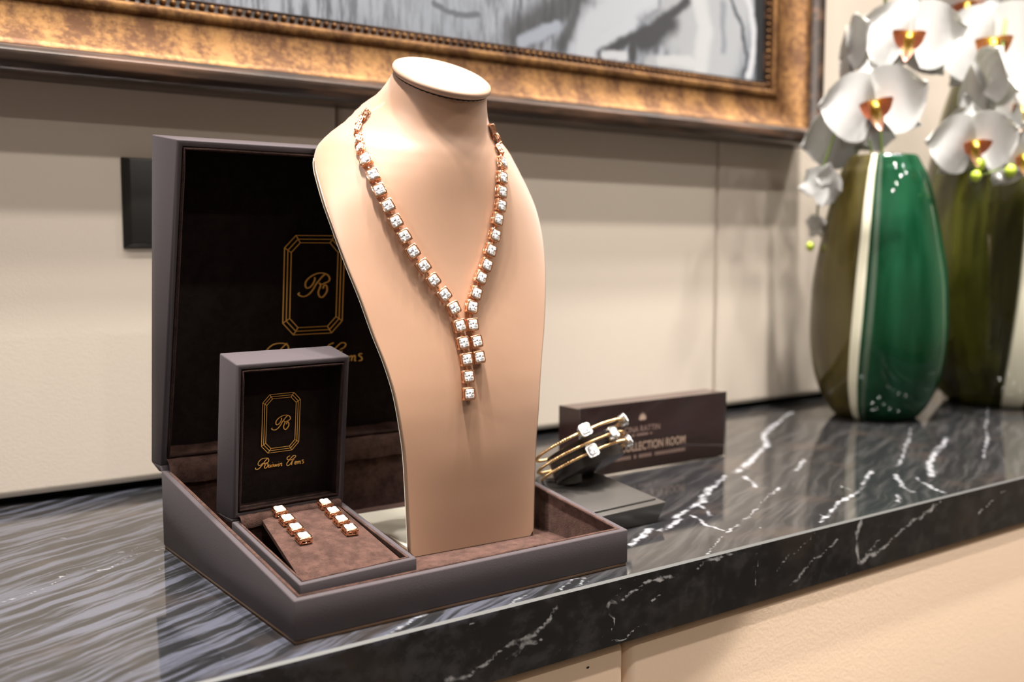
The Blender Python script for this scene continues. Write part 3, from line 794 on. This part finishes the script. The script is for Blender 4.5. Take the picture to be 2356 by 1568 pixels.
# ------------------------------------------------------------------ bracelet and its stand
st = thing('bracelet_stand', 'low dark grey leatherette bracelet stand with tilted glossy holder right of the large box', 'bracelet stand', (.556, .67, 0))
DG = leather('stand_leatherette', (0.040, 0.036, 0.033), 0.34, 800, 0.2)
GL = simple('holder_glossy_leather', (0.030, 0.026, 0.026), 0.16, 0.0, Specular_IOR_Level=0.6)
part('base', [(.513, .6170, 0), (.5995, .6170, 0), (.5995, .735, 0), (.513, .735, 0), (.5035, .6120, .0162), (.6085, .6160, .0168), (.6085, .742, .0300), (.5035, .742, .0300)], BOXF, DG, st, bev=.0008)
part('top_plate', [(.507, .6190, .0168), (.6035, .6232, .0172), (.6035, .7118, .0265), (.507, .7118, .0265), (.507, .6190, .0190), (.6035, .6232, .0194), (.6035, .7118, .0294), (.507, .7118, .0294)], BOXF, DG, st, bev=.0007)
tau, phi = math.radians(11), math.radians(33)
e1 = Vector((math.cos(tau), 0, math.sin(tau))); e2 = Vector((0, -math.cos(phi), math.sin(phi)))
e2 = (e2 - e1 * e1.dot(e2)).normalized(); e3 = e1.cross(e2).normalized()
if e3.z > 0: e3 = -e3
RC = [Vector((.5709, .686, .0633)), Vector((.5733, .6865, .0520)), Vector((.5775, .6865, .0438))]
ax0 = RC[0] + e3 * .004; ax1 = RC[2] + e3 * .009
hv = []; hf = []; nh = 40
prof = [(-.001, .80, 0), (0, .93, 0), (.0012, 1.0, 0)] + [(x / 12.0, 1.0 - .04 * math.sin(PI * x / 12), 0) for x in range(1, 12)] + [(1 - .0012, 1.0, 0), (1.0, .93, 0), (1.004, .8, 0)]
for s_, k, _ in prof:
    c_ = ax0.lerp(ax1, min(1, max(0, s_))) + e3 * (.0006 if s_ > 1 else 0)
    for i in range(nh):
        a = 2 * PI * i / nh; hv.append(c_ + e1 * .0375 * k * math.cos(a) + e2 * .0260 * k * math.sin(a))
for j in range(len(prof) - 1):
    for i in range(nh): hf.append((j * nh + i, j * nh + (i + 1) % nh, (j + 1) * nh + (i + 1) % nh, (j + 1) * nh + i))
hf += [tuple(range(nh))[::-1], tuple(range((len(prof) - 1) * nh, len(prof) * nh))]
part('holder', hv, hf, GL, st, smooth=True)
hc = ax1 - e1 * .022
nkv, nkf = [], []
for k, (p, a, b) in enumerate([(Vector((.5555, .7000, .0262)), .034, .022), (Vector((.5555, .7000, .0290)), .026, .016), (Vector((.5555, .6990, .0320)), .018, .011), (hc + Vector((0, .004, -.004)), .014, .010), (hc + Vector((0, .004, .012)), .013, .009)]):
    for i in range(24):
        t_ = 2 * PI * i / 24; nkv.append(p + Vector((a * math.cos(t_), b * math.sin(t_), 0)))
for j in range(4):
    for i in range(24): nkf.append((j * 24 + i, j * 24 + (i + 1) % 24, (j + 1) * 24 + (i + 1) % 24, (j + 1) * 24 + i))
nkf += [tuple(range(24))[::-1], tuple(range(96, 120))]
part('neck', nkv, nkf, DG, st, smooth=True)

br = thing('bracelet', 'three row gold bead bracelet with five square diamonds on the glossy holder', 'bracelet', tuple(RC[1]))
def ringp(c, a, dr=0.0): return c + e1 * (.0455 + dr) * math.cos(a) + e2 * (.0330 + dr) * math.sin(a)
sph_cache = {}
def bead(c, r):
    v = [c + Vector((0, 0, r))]; f = []
    for j in (1, 2, 3):
        for i in range(8):
            v.append(c + Vector((math.sin(PI * j / 4) * math.cos(PI * i / 4), math.sin(PI * j / 4) * math.sin(PI * i / 4), math.cos(PI * j / 4))) * r)
    v.append(c - Vector((0, 0, r)))
    for i in range(8):
        f.append((0, 1 + i, 1 + (i + 1) % 8)); f.append((25, 17 + (i + 1) % 8, 17 + i))
        for j in (0, 1): f.append((1 + j * 8 + i, 1 + (j + 1) * 8 + i, 1 + (j + 1) * 8 + (i + 1) % 8, 1 + j * 8 + (i + 1) % 8))
    return v, f
ME_BS = stone_mesh('diamond', 1.02)
def halo_mesh():
    return me_from('stone_setting', *join(ringm(.0050, .0050, .0016, -.0012, .0046, .0010), ringm(.0056, .0056, .0018, .0030, .0048, .0012)), simple('white_gold', (0.93, 0.92, 0.90), 0.15, 1.0), bev=.0003)
ME_HALO = halo_mesh()
NB = 108
for k, c in enumerate(RC):
    a0 = PI * 1.0
    v, f = tube([ringp(c, 2 * PI * i / 72) for i in range(72)], .0011, 8, True)
    for i in range(NB):
        q = bead(ringp(c, 2 * PI * i / NB), .0015); v, f = join((v, f), q)
    part('beaded_row', v, f, M['gold'], br, smooth=True)
    angs = {0: (math.radians(108), math.radians(22)), 1: (math.radians(70),), 2: (math.radians(106), math.radians(18))}[k]
    for a in angs:
        p = ringp(c, a, -.001); n_ = (e1 * math.cos(a) / .0455 + e2 * math.sin(a) / .0330).normalized(); t_ = n_.cross(e3)
        fm = frame(p, n_, e3)
        o = place(ME_HALO, 'stone_setting', br, fm)
        s = bpy.data.objects.new('diamond', ME_BS); C.objects.link(s); s.parent = o

# ------------------------------------------------------------------ acrylic sign block
sg = thing('sign_block', 'clear acrylic sign block with brown card reading COLLECTION ROOM behind the bracelet', 'sign', (.75, .79, 0))
sx0, sx1, sy0, sy1, sz = .6430, .8560, .7740, .8065, .0735
CARD = leather('card_brown', (0.034, 0.0155, 0.0145), 0.12, 300, 0.02)
_v, _f = join((boxv(sx0 + .0006, sx1 - .0006, sy0 + .0030, sy1 - .0006, .0021, sz - .0006), BOXF), (boxv(sx0, sx0 + .0010, sy0, sy1 - .0006, .0021, sz - .0006), BOXF))
part('brown_card', _v, _f, CARD, sg)
ac = NT('clear_acrylic')
ac.set(Base_Color=(1, 1, 1), Roughness=0.02, IOR=1.25, Transmission_Weight=1.0)
# the clear face slab is joined to the card without an air gap, like printed acrylic
part('acrylic_face', boxv(sx0 + .0012, sx1, sy0, sy0 + .0028, 0.0001, sz), BOXF, ac.m, sg, bev=.0005)
part('acrylic_foot', boxv(sx0, sx1, sy0 + .0029, sy1, 0.0001, .0019), BOXF, ac.m, sg, bev=.0004)
PR = simple('sign_print', (0.58, 0.40, 0.30), 0.5); PR2 = simple('sign_print_dim', (0.34, 0.22, 0.18), 0.5)
def text(name, s, h, x, z, mat, bold=0.0, width=None):
    c = bpy.data.curves.new(name, 'FONT'); c.body = s; c.size = h * 1.39; c.offset = bold; c.extrude = .00008; c.align_x = 'CENTER'
    o = bpy.data.objects.new(name, c); C.objects.link(o)
    bpy.context.view_layer.update()
    dg = bpy.context.evaluated_depsgraph_get()
    me = bpy.data.meshes.new_from_object(o.evaluated_get(dg))
    bpy.data.objects.remove(o)
    xs = [q.co.x for q in me.vertices]; w = max(xs) - min(xs); k = (width / w) if width else 1
    for q in me.vertices:
        a = q.co.copy(); q.co = Vector((x + a.x * k, sy0 + .00298 - a.z, z + a.y)) - wloc(sg)
    me.materials.clear(); me.materials.append(mat)
    ob = bpy.data.objects.new(name, me); C.objects.link(ob); ob.parent = sg
    return ob
text('hotel_name', 'CINA RATTIN', .0062, .731, .0415, PR2, 0, .050)
text('room_title', 'COLLECTION ROOM', .0088, .7475, .0222, PR, .00015, .0930)
# the two smallest lines are too fine to read in the photograph: plain fine strokes
def fine_line(name, xa, xb, z, h):
    rs = random.Random(3); ms = []; x = xa
    while x < xb:
        w = rs.uniform(.5, .9) * h
        if rs.random() > .14: ms.append((boxv(x, min(xb, x + w), sy0 + .00290, sy0 + .00299, z, z + h), BOXF))
        x += w + .28 * h
    v, f = join(*ms); part(name, v, f, PR2, sg)
fine_line('fine_print', .7160, .7470, .0372, .0024)
fine_line('fine_print', .6800, .7945, .0140, .0036)
v = []; f = []
for k in range(-3, 4):                                    # small lotus-like crest above the name
    a = k * .42; L = .0085 - .0007 * abs(k); o = len(v); cx_, cz_ = .7310, .0535
    d = Vector((math.sin(a), 0, math.cos(a))); s_ = Vector((d.z, 0, -d.x))
    b = Vector((cx_, sy0 + .00292 - .00001 * (k % 2), cz_))
    v += [b, b + d * L * .5 + s_ * .0012, b + d * L, b + d * L * .5 - s_ * .0012]; f.append((o, o + 1, o + 2, o + 3))
part('crest', v, f, PR, sg)

# ------------------------------------------------------------------ dark plate on the wall
wp = thing('wall_plate', 'blank dark brown switch plate on the wall left of the large box lid', 'wall plate', (.315, .99, .2312))
PM = simple('dark_bronze_plate', (0.016, 0.014, 0.012), 0.45)
part('plate', [(.2705, .9955, .2312), (.3605, .9955, .2312), (.3605, .9955, .3166), (.2705, .9955, .3166), (.2775, .9895, .2365), (.3545, .9895, .2365), (.3545, .9895, .3150), (.2775, .9895, .3150)], BOXF, PM, wp, bev=.0008)

# ------------------------------------------------------------------ framed painting
fr = thing('framed_painting', 'large grey and white painting in a bronze and gold frame on the wall', 'painting', (.45, .97, .379))
FX0, FX1, FZ0, FZ1, FY = -.62, 1.2385, .3788, 1.35, .945
def sweep(profile):
    """mitred frame moulding; profile of (t inwards, recess)"""
    v = []; f = []; n = len(profile)
    for (cx_, cz_, sx, sz_) in ((FX0, FZ0, 1, 1), (FX1, FZ0, -1, 1), (FX1, FZ1, -1, -1), (FX0, FZ1, 1, -1)):
        for t_, d in profile: v.append((cx_ + sx * t_, FY + d, cz_ + sz_ * t_))
    for c_ in range(4):
        for i in range(n):
            f.append((c_ * n + i, c_ * n + (i + 1) % n, ((c_ + 1) % 4) * n + (i + 1) % n, ((c_ + 1) % 4) * n + i))
    return v, f
def woodm():
    t = NT('frame_dark_wood')
    mp = t.n('ShaderNodeMapping'); t.put(mp.inputs[0], t.coord()); mp.inputs['Scale'].default_value = (8, 60, 60)
    n = t.noise(1.0, 4, 0.6, mp.outputs[0])
    t.set(Base_Color=t.mix(t.smooth(n, .42, .66), (0.030, 0.019, 0.014), (0.11, 0.058, 0.036)), Roughness=0.30, Metallic=0.25, Specular_IOR_Level=0.6)
    return t.m
def goldm():
    t = NT('frame_antique_gold')
    co = t.coord()
    mp = t.n('ShaderNodeMapping'); t.put(mp.inputs[0], co); mp.inputs['Scale'].default_value = (30, 20, 14)
    n = t.math('ADD', t.math('MULTIPLY', t.noise(1.0, 4, 0.6, mp.outputs[0]), .55), t.math('MULTIPLY', t.noise(150, 4, .7, co), .45))
    t.set(Base_Color=t.mix(t.smooth(n, .40, .62), (0.075, 0.028, 0.007), (0.235, 0.115, 0.036)), Roughness=0.5, Metallic=0.6)
    t.bump(t.noise(240, 3, .6, co), .25, .0006)
    return t.m
WD, GD = woodm(), goldm()
v, f = sweep([(0, .0505), (0, .004), (.0012, .0015), (.0035, -.0008), (.0075, -.0035), (.012, -.0045), (.0165, -.0035), (.0195, .0010), (.0215, .0052), (.0228, .0062), (.0236, .0105), (.0236, .0505)])
part('outer_moulding', v, f, WD, fr, bev=.0003, seg=1)
v, f = sweep([(.0237, .0505), (.0237, .0090), (.030, .0150), (.038, .0220), (.047, .0275), (.056, .0310), (.0645, .0325), (.0660, .0300), (.0690, .0285), (.0735, .0295), (.0765, .0325), (.0773, .0355), (.0773, .0505)])
part('gold_cove', v, f, GD, fr, smooth=True)
v, f = sweep([(.0774, .0505), (.0774, .0365), (.0785, .0372), (.0845, .0380), (.0865, .0372), (.0878, .0390), (.0878, .0505)])
part('inner_moulding', v, f, WD, fr)
bv = []; bf = []
zb_, xr = FZ0 + .0815, FX1 - .0815
x = FX0 + .084
while x < xr - .002:
    q = bead(Vector((x, FY + .0365, zb_)), .0031); bv, bf = (bv + q[0], bf + [tuple(i + len(bv) for i in t_) for t_ in q[1]]); x += .0092
z = FZ0 + .084
while z < .70:
    q = bead(Vector((xr, FY + .0365, z)), .0031); bv, bf = (bv + q[0], bf + [tuple(i + len(bv) for i in t_) for t_ in q[1]]); z += .0092
part('bead_row', bv, bf, GD, fr, smooth=True)
def paintm():
    t = NT('grey_painting')
    co = t.coord()
    g = t.vmath('ADD', co, (.45, .97, .379))            # back to room coordinates
    fl_ = t.vmath('MULTIPLY', g, (1, 0, 1))
    wp_ = t.vmath('MULTIPLY', t.vmath('SUBTRACT', t.noise(22, 4, .6, fl_, 1), (.5, .5, .5)), (.020, 0, .020))
    p = t.vmath('ADD', fl_, wp_)
    mp = t.n('ShaderNodeMapping'); t.put(mp.inputs[0], fl_); mp.inputs['Rotation'].default_value = (0, -.6, 0); mp.inputs['Scale'].default_value = (120, 1, 18)
    br_ = t.noise(1.0, 4, .6, mp.outputs[0])
    lo = t.noise(5, 3, .5, fl_)
    c = t.mix(t.smooth(lo, .35, .65), (.40, .44, .50), (.63, .66, .72))
    c = t.mix(t.math('MULTIPLY', t.smooth(br_, .42, .62), .85), c, (.13, .14, .16))
    def S_(pts): return [(x_, 0, z_) for x_, z_ in pts]
    def lay(c, lines, col, soft=.35, amt=1.0):
        d = t.strokes(p, [(S_(l), w) for l, w in lines])
        return t.mix(t.math('MULTIPLY', t.math('SUBTRACT', 1.0, t.smooth(d, soft, 1.0)), amt), c, col)
    c = lay(c, [([[.60, .62], [.60, .55]], .14), ([[.40, .62], [.43, .52]], .06)], (.60, .64, .70), .2, .6)
    c = lay(c, [([[.607, .502], [.619, .493], [.638, .490], [.668, .494]], .004)], (.22, .23, .26))
    c = lay(c, [([[.72, .478], [.758, .503], [.80, .53], [.84, .57]], .034), ([[.786, .474], [.80, .498], [.811, .528]], .016)], (.10, .10, .105), .2, .9)
    c = lay(c, [([[.728, .4735], [.752, .483], [.778, .497]], .012)], (.55, .60, .68))
    c = lay(c, [([[.95, .60], [.99, .54], [1.05, .50], [1.08, .60]], .075), ([[.938, .466], [1.023, .472]], .02)], (.62, .63, .64), .5)
    c = lay(c, [([[.825, .474], [.838, .509], [.874, .530], [.93, .556], [.90, .62]], .030), ([[.83, .478], [.862, .496], [.90, .520]], .018), ([[.86, .56], [.86, .64]], .05)], (.80, .82, .86))
    c = lay(c, [([[1.014, .565], [.944, .52], [.893, .493], [.853, .469]], .012), ([[.918, .494], [.965, .522]], .026), ([[.905, .5], [.903, .474]], .013)], (.085, .085, .09), .25)
    c = lay(c, [([[1.021, .565], [1.034, .527], [1.026, .474]], .020), ([[.95, .474], [1.02, .478]], .010)], (.82, .82, .80))
    c = lay(c, [([[.856, .4705], [.889, .4745]], .007)], (.85, .86, .88))
    c = lay(c, [([[.95, .551], [.947, .537], [.921, .522]], .004), ([[1.067, .56], [1.070, .50]], .008)], (.40, .42, .45))
    c = lay(c, [([[1.17, .80], [1.155, .579], [1.16, .46]], .026)], (.020, .022, .026), .8)
    c = lay(c, [([[1.105, .62], [1.119, .575], [1.130, .539], [1.129, .501], [1.122, .473]], .0085)], (.86, .86, .87))
    c = lay(c, [([[1.081, .57], [1.105, .536], [1.115, .499], [1.112, .471]], .0045)], (.12, .13, .15))
    t.set(Base_Color=t.mix(1.0, c, t.vmath('MULTIPLY', c, (.50, .51, .535))), Roughness=.55)
    return t.m
part('canvas', boxv(FX0 + .0865, FX1 - .0865, FY + .0400, FY + .0480, FZ0 + .0865, FZ1 - .0865), BOXF, paintm(), fr)

# ------------------------------------------------------------------ glass vases
VP = [(.0519, 0), (.0590, .0061), (.0708, .0239), (.0838, .0587), (.0903, .1054), (.0903, .155), (.0873, .1977), (.0802, .239), (.0732, .2747), (.0661, .3044), (.0566, .334), (.0519, .3428), (.0454, .3560)]
def curve_prof(p, k, n=4):
    out = []
    for i in range(len(p) - 1):
        p0 = p[max(0, i - 1)]; p1 = p[i]; p2 = p[i + 1]; p3 = p[min(len(p) - 1, i + 2)]
        for s in range(n):
            x = s / n
            out.append(tuple(k * .5 * ((2 * p1[a]) + (p2[a] - p0[a]) * x + (2 * p0[a] - 5 * p1[a] + 4 * p2[a] - p3[a]) * x * x + (3 * p1[a] - p0[a] - 3 * p2[a] + p3[a]) * x ** 3) for a in (0, 1)))
    out.append((p[-1][0] * k, p[-1][1] * k)); return out
def vase_mat(name, h, a_band, wband, olive, right):
    """glass coloured by angle round the vase: olive | cream band | green; angles in radians, counter-clockwise from the band"""
    t = NT(name)
    co = t.coord(); s = t.n('ShaderNodeSeparateXYZ'); t.put(s.inputs[0], co)
    ang = t.math('ARCTAN2', s.outputs[1], s.outputs[0])
    zz = t.math('DIVIDE', s.outputs[2], h)
    tw = t.math('MULTIPLY', t.math('POWER', t.math('SUBTRACT', 1.0, zz, clamp=True), 3.0), .20)      # the cream band swings left towards the foot
    d = t.math('WRAP', t.math('SUBTRACT', t.math('ADD', ang, tw), a_band), PI, -PI)
    band = t.math('SUBTRACT', 1.0, t.smooth(t.math('ABSOLUTE', d), wband * .75, wband))
    thin = t.math('SUBTRACT', 1.0, t.smooth(t.math('ABSOLUTE', t.math('SUBTRACT', d, wband * 2.1)), wband * .35, wband * .6))
    mp = t.n('ShaderNodeMapping'); t.put(mp.inputs[0], co); mp.inputs['Scale'].default_value = (28, 28, 3)
    n = t.noise(1.0, 3, .6, mp.outputs[0])
    ol = t.mix(t.smooth(n, .35, .68), olive[0], olive[1])
    gr = t.mix(t.smooth(n, .3, .7), right[0], right[1])
    c = t.mix(t.smooth(d, -.05, .12), ol, gr)
    c = t.mix(t.math('MULTIPLY', thin, .5), c, (.42, .50, .42))
    c = t.mix(band, c, (.80, .76, .60))
    tr = t.math('MULTIPLY', t.math('SUBTRACT', 1.0, band), .72)
    t.set(Base_Color=c, Roughness=.04, IOR=1.45, Transmission_Weight=tr, Specular_IOR_Level=.6)
    return t.m
def vase(label, cx_, cy_, k, mat, grp=None):
    o = thing('glass_vase', label, 'vase', (cx_, cy_, 0.0002))
    p = curve_prof(VP, k)
    H = p[-1][1]; th = .0042 * k
    prof = [(0.0001, 0.0002)] + [(max(.001, r), z + .0002) for r, z in p] + [(p[-1][0] - th * .5, H + th * .45)] + [(r - th, max(z, .010 * k)) for r, z in p[::-1] if z > .008 * k] + [(.0001, .010 * k)]
    v, f = lathe(prof, cx_, cy_, 72)
    part('body', v, f, mat, o, smooth=True)
    return o
AV = math.atan2(-.8488, -1.2417)          # direction of the camera seen from the vase
V1 = vase_mat('olive_green_glass', .356, AV + math.asin(-.24), .085, ((.11, .085, .022), (.27, .22, .07)), ((.006, .085, .032), (.03, .18, .085)))
vase('smaller teardrop glass vase, olive on its left and emerald green on its right', 1.2417, .8488, 1.0, V1)
AV2 = math.atan2(-.8163, -1.5194)
V2m = vase_mat('olive_glass', .527, AV2 + math.asin(.34), .20, ((.06, .055, .018), (.22, .22, .04)), ((.04, .045, .02), (.12, .14, .05)))
vase('larger dark olive glass vase at the right edge behind the white orchids', 1.5194, .8163, 1.48, V2m)

# ------------------------------------------------------------------ orchids
t = NT('orchid_white')
t.set(Base_Color=t.mix(t.noise(60, 2), (.50, .495, .49), (.45, .445, .435)), Roughness=.6, Subsurface_Weight=.15, Subsurface_Radius=(.01, .01, .008), Subsurface_Scale=.3)
M['petal'] = t.m
def lipm(name, a, b, c_):
    t = NT(name); s = t.n('ShaderNodeSeparateXYZ'); t.put(s.inputs[0], t.coord())
    side = t.smooth(t.math('ABSOLUTE', s.outputs[0]), .003, .0065)
    t.set(Base_Color=t.mix(side, t.mix(t.smooth(s.outputs[1], -.022, -.008), c_, a), b), Roughness=.5)
    return t.m
M['lip'] = lipm('orchid_lip', (.62, .40, .05), (.50, .15, .075), (.60, .27, .20))
M['lip_y'] = lipm('orchid_lip_yellow', (.66, .52, .05), (.52, .19, .08), (.62, .36, .18))
M['bud'] = simple('orchid_bud', (.42, .52, .04), .45)
M['stem'] = simple('orchid_stem', (.16, .22, .04), .5)
def petal(L, Wd, rot, cup, tw=0.0, base=.12, n=8, ruff=0.0):
    """one petal as a thin closed sheet in the xy plane, root at the origin, pointing along rot"""
    v = []; f = []
    for i in range(n + 1):
        s = i / n
        w = Wd * .5 * (math.sin(PI * (base + (1 - base) * s) ** .85)) ** .62 if s < 1 else 0.002
        if s == 0: w = Wd * .10
        for j in range(-3, 4):
            q = j / 3.0
            x = q * w; y = s * L * (1 - .06 * q * q); z = cup * (s * s) * L + .10 * Wd * (q * q) * (1 - s) * .6 + ruff * math.sin(5 * s + 2.2 * q) * .003
            v.append((x, y, z))
    for i in range(n):
        for j in range(6): a = i * 7 + j; f.append((a, a + 1, a + 8, a + 7))
    m = len(v); v += [(x, y, z - .0006) for x, y, z in v]; f += [tuple(k + m for k in q[::-1]) for q in f]
    for ids in ([i * 7 for i in range(n + 1)], [i * 7 + 6 for i in range(n + 1)], list(range(7)), list(range(n * 7, n * 7 + 7))):
        f += [(a, b, b + m, a + m) for a, b in zip(ids[:-1], ids[1:])]
    c, s_ = math.cos(rot), math.sin(rot)
    return [(c * x - s_ * y, s_ * x + c * y, z) for x, y, z in v], f
def flower_mesh(sd):
    random.seed(sd)
    r = lambda a: random.uniform(-a, a)
    ms = []
    for rot, L, Wd, cup in ((0 + r(.1), .052, .040, -.10), (2.20 + r(.1), .052, .038, -.10), (-2.20 + r(.1), .052, .038, -.10)):    # sepals
        v, f = petal(L, Wd, rot, cup, ruff=.5); ms.append(([(x, y, z - .003) for x, y, z in v], f))
    for rot in (1.35 + r(.08), -1.35 + r(.08)):                                                                                       # the two wide petals
        v, f = petal(.058, .074, rot, .02 + r(.08), base=.16, ruff=1.0); ms.append((v, f))
    return me_from('flower', *join(*ms), M['petal'], smooth=True)
def lip_mesh(mat):
    ms = []
    for sx in (-1, 1):
        v, f = petal(.021, .019, sx * 1.45 + (-.35 * sx), .75, n=6); ms.append(([(x + sx * .002, y - .006, z + .004) for x, y, z in v], f))
    v, f = petal(.024, .014, PI, .35, n=6); ms.append(([(x, y - .002, z + .005) for x, y, z in v], f))
    ms.append(tube([(0, .004, .002), (0, .001, .010), (0, -.003, .014)], [.003, .0035, .0028], 8))
    return me_from('lip', *join(*ms), mat, smooth=True)
FM = [flower_mesh(s) for s in (1, 2, 3)]
LM = {'r': lip_mesh(M['lip']), 'y': lip_mesh(M['lip_y'])}
CAMP = Vector((0, 0, .23))
def flower(parent, p, sc, yaw, pitch, roll, k, lp='r'):
    p = Vector(p); n_ = (CAMP - p); n_.z *= .3; n_.normalize()
    up = Vector((0, 0, 1)); x = up.cross(n_).normalized(); y = n_.cross(x)
    b = Matrix(((x.x, y.x, n_.x), (x.y, y.y, n_.y), (x.z, y.z, n_.z)))
    rot = b @ Matrix.Rotation(yaw, 3, 'Y') @ Matrix.Rotation(pitch, 3, 'X') @ Matrix.Rotation(roll, 3, 'Z')
    m = Matrix.Translation(p) @ rot.to_4x4() @ Matrix.Scale(sc, 4)
    o = place(FM[k % 3], 'flower', parent, m)
    if lp:
        l = bpy.data.objects.new('lip', LM[lp]); C.objects.link(l); l.parent = o
    return o
def budm(parent, p, r, mat, name='bud'):
    v, f = bead(Vector((0, 0, 0)), 1.0)
    return part(name, [Vector(p) + Vector((x * r, y * r, z * r * 1.15)) for x, y, z in v], f, mat, parent, smooth=True)
def stem(parent, pts, r=.0022):
    q = []
    P = [Vector(a) for a in pts]
    for i in range(len(P) - 1):
        p0 = P[max(0, i - 1)]; p1 = P[i]; p2 = P[i + 1]; p3 = P[min(len(P) - 1, i + 2)]
        for s in range(8):
            x = s / 8
            q.append(.5 * ((2 * p1) + (p2 - p0) * x + (2 * p0 - 5 * p1 + 4 * p2 - p3) * x * x + (3 * p1 - p0 - 3 * p2 + p3) * x ** 3))
    q.append(P[-1])
    v, f = tube(q, r, 8); return part('stem', v, f, M['stem'], parent, smooth=True)
s1 = thing('orchid_spray', 'white orchid spray rising from the smaller green vase beside the painting frame', 'orchid', (1.2417, .8488, .012), 'white orchid sprays')
stem(s1, [(1.250, .852, .012), (1.245, .850, .20), (1.240, .850, .36), (1.245, .865, .47), (1.250, .860, .56), (1.235, .840, .60)])
stem(s1, [(1.230, .850, .012), (1.235, .852, .20), (1.232, .862, .37), (1.205, .885, .41), (1.186, .905, .34), (1.185, .912, .27)], .0016)
flower(s1, (1.1488, .800, .4105), 1.22, .10, -.05, .20, 0)
flower(s1, (1.2352, .810, .5071), 1.24, -.05, -.10, -.12, 1)
flower(s1, (1.1950, .870, .4960), 1.05, -1.25, .0, .3, 2, None)
flower(s1, (1.2240, .885, .3900), 1.25, .25, .45, .5, 2, None)
flower(s1, (1.1830, .905, .3180), .66, 2.5, .2, .5, 0, None)
flower(s1, (1.1890, .915, .2620), .42, 2.2, -.3, .1, 1, None)
budm(s1, (1.176, .915, .235), .006, M['bud'])
s2 = thing('orchid_spray', 'white orchid spray with green buds overhanging the larger olive vase at the right edge', 'orchid', (1.5194, .8163, .017), 'white orchid sprays')
stem(s2, [(1.520, .818, .017), (1.512, .815, .25), (1.500, .812, .52), (1.46, .80, .62), (1.40, .77, .56), (1.36, .755, .45), (1.335, .745, .345)])
stem(s2, [(1.535, .812, .017), (1.530, .815, .25), (1.522, .816, .53), (1.50, .83, .68), (1.46, .84, .74)])
stem(s2, [(1.505, .835, .017), (1.508, .835, .25), (1.506, .83, .53), (1.47, .85, .66), (1.40, .86, .66)])
flower(s2, (1.3855, .780, .5112), 1.42, .05, -.05, .05, 0, 'y')
flower(s2, (1.3195, .750, .4425), 1.15, -1.05, .1, .55, 1, None)
flower(s2, (1.2790, .740, .3660), 1.05, .25, .10, .10, 2)
flower(s2, (1.3720, .730, .4150), 1.10, .35, .0, -.2, 0, 'y')
flower(s2, (1.3750, .725, .3530), .95, .3, .1, .1, 1, 'y')
flower(s2, (1.3932, .820, .5742), 1.20, -.3, .3, .0, 2)
flower(s2, (1.4700, .830, .5950), 1.30, .3, .2, .4, 0, 'y')
flower(s2, (1.3450, .765, .3960), 1.05, -.3, .2, .6, 2, None)
stem(s2, [(1.3450, .735, .341), (1.310, .733, .332), (1.2744, .733, .3256)], .0016)
budm(s2, (1.2816, .733, .341), .0085, M['bud']); budm(s2, (1.2744, .733, .3256), .0070, M['bud']); budm(s2, (1.3627, .735, .336), .0085, M['bud'])
tag(budm(s2, (1.3286, .735, .3239), .0070, M['petal']), 'small white bud')
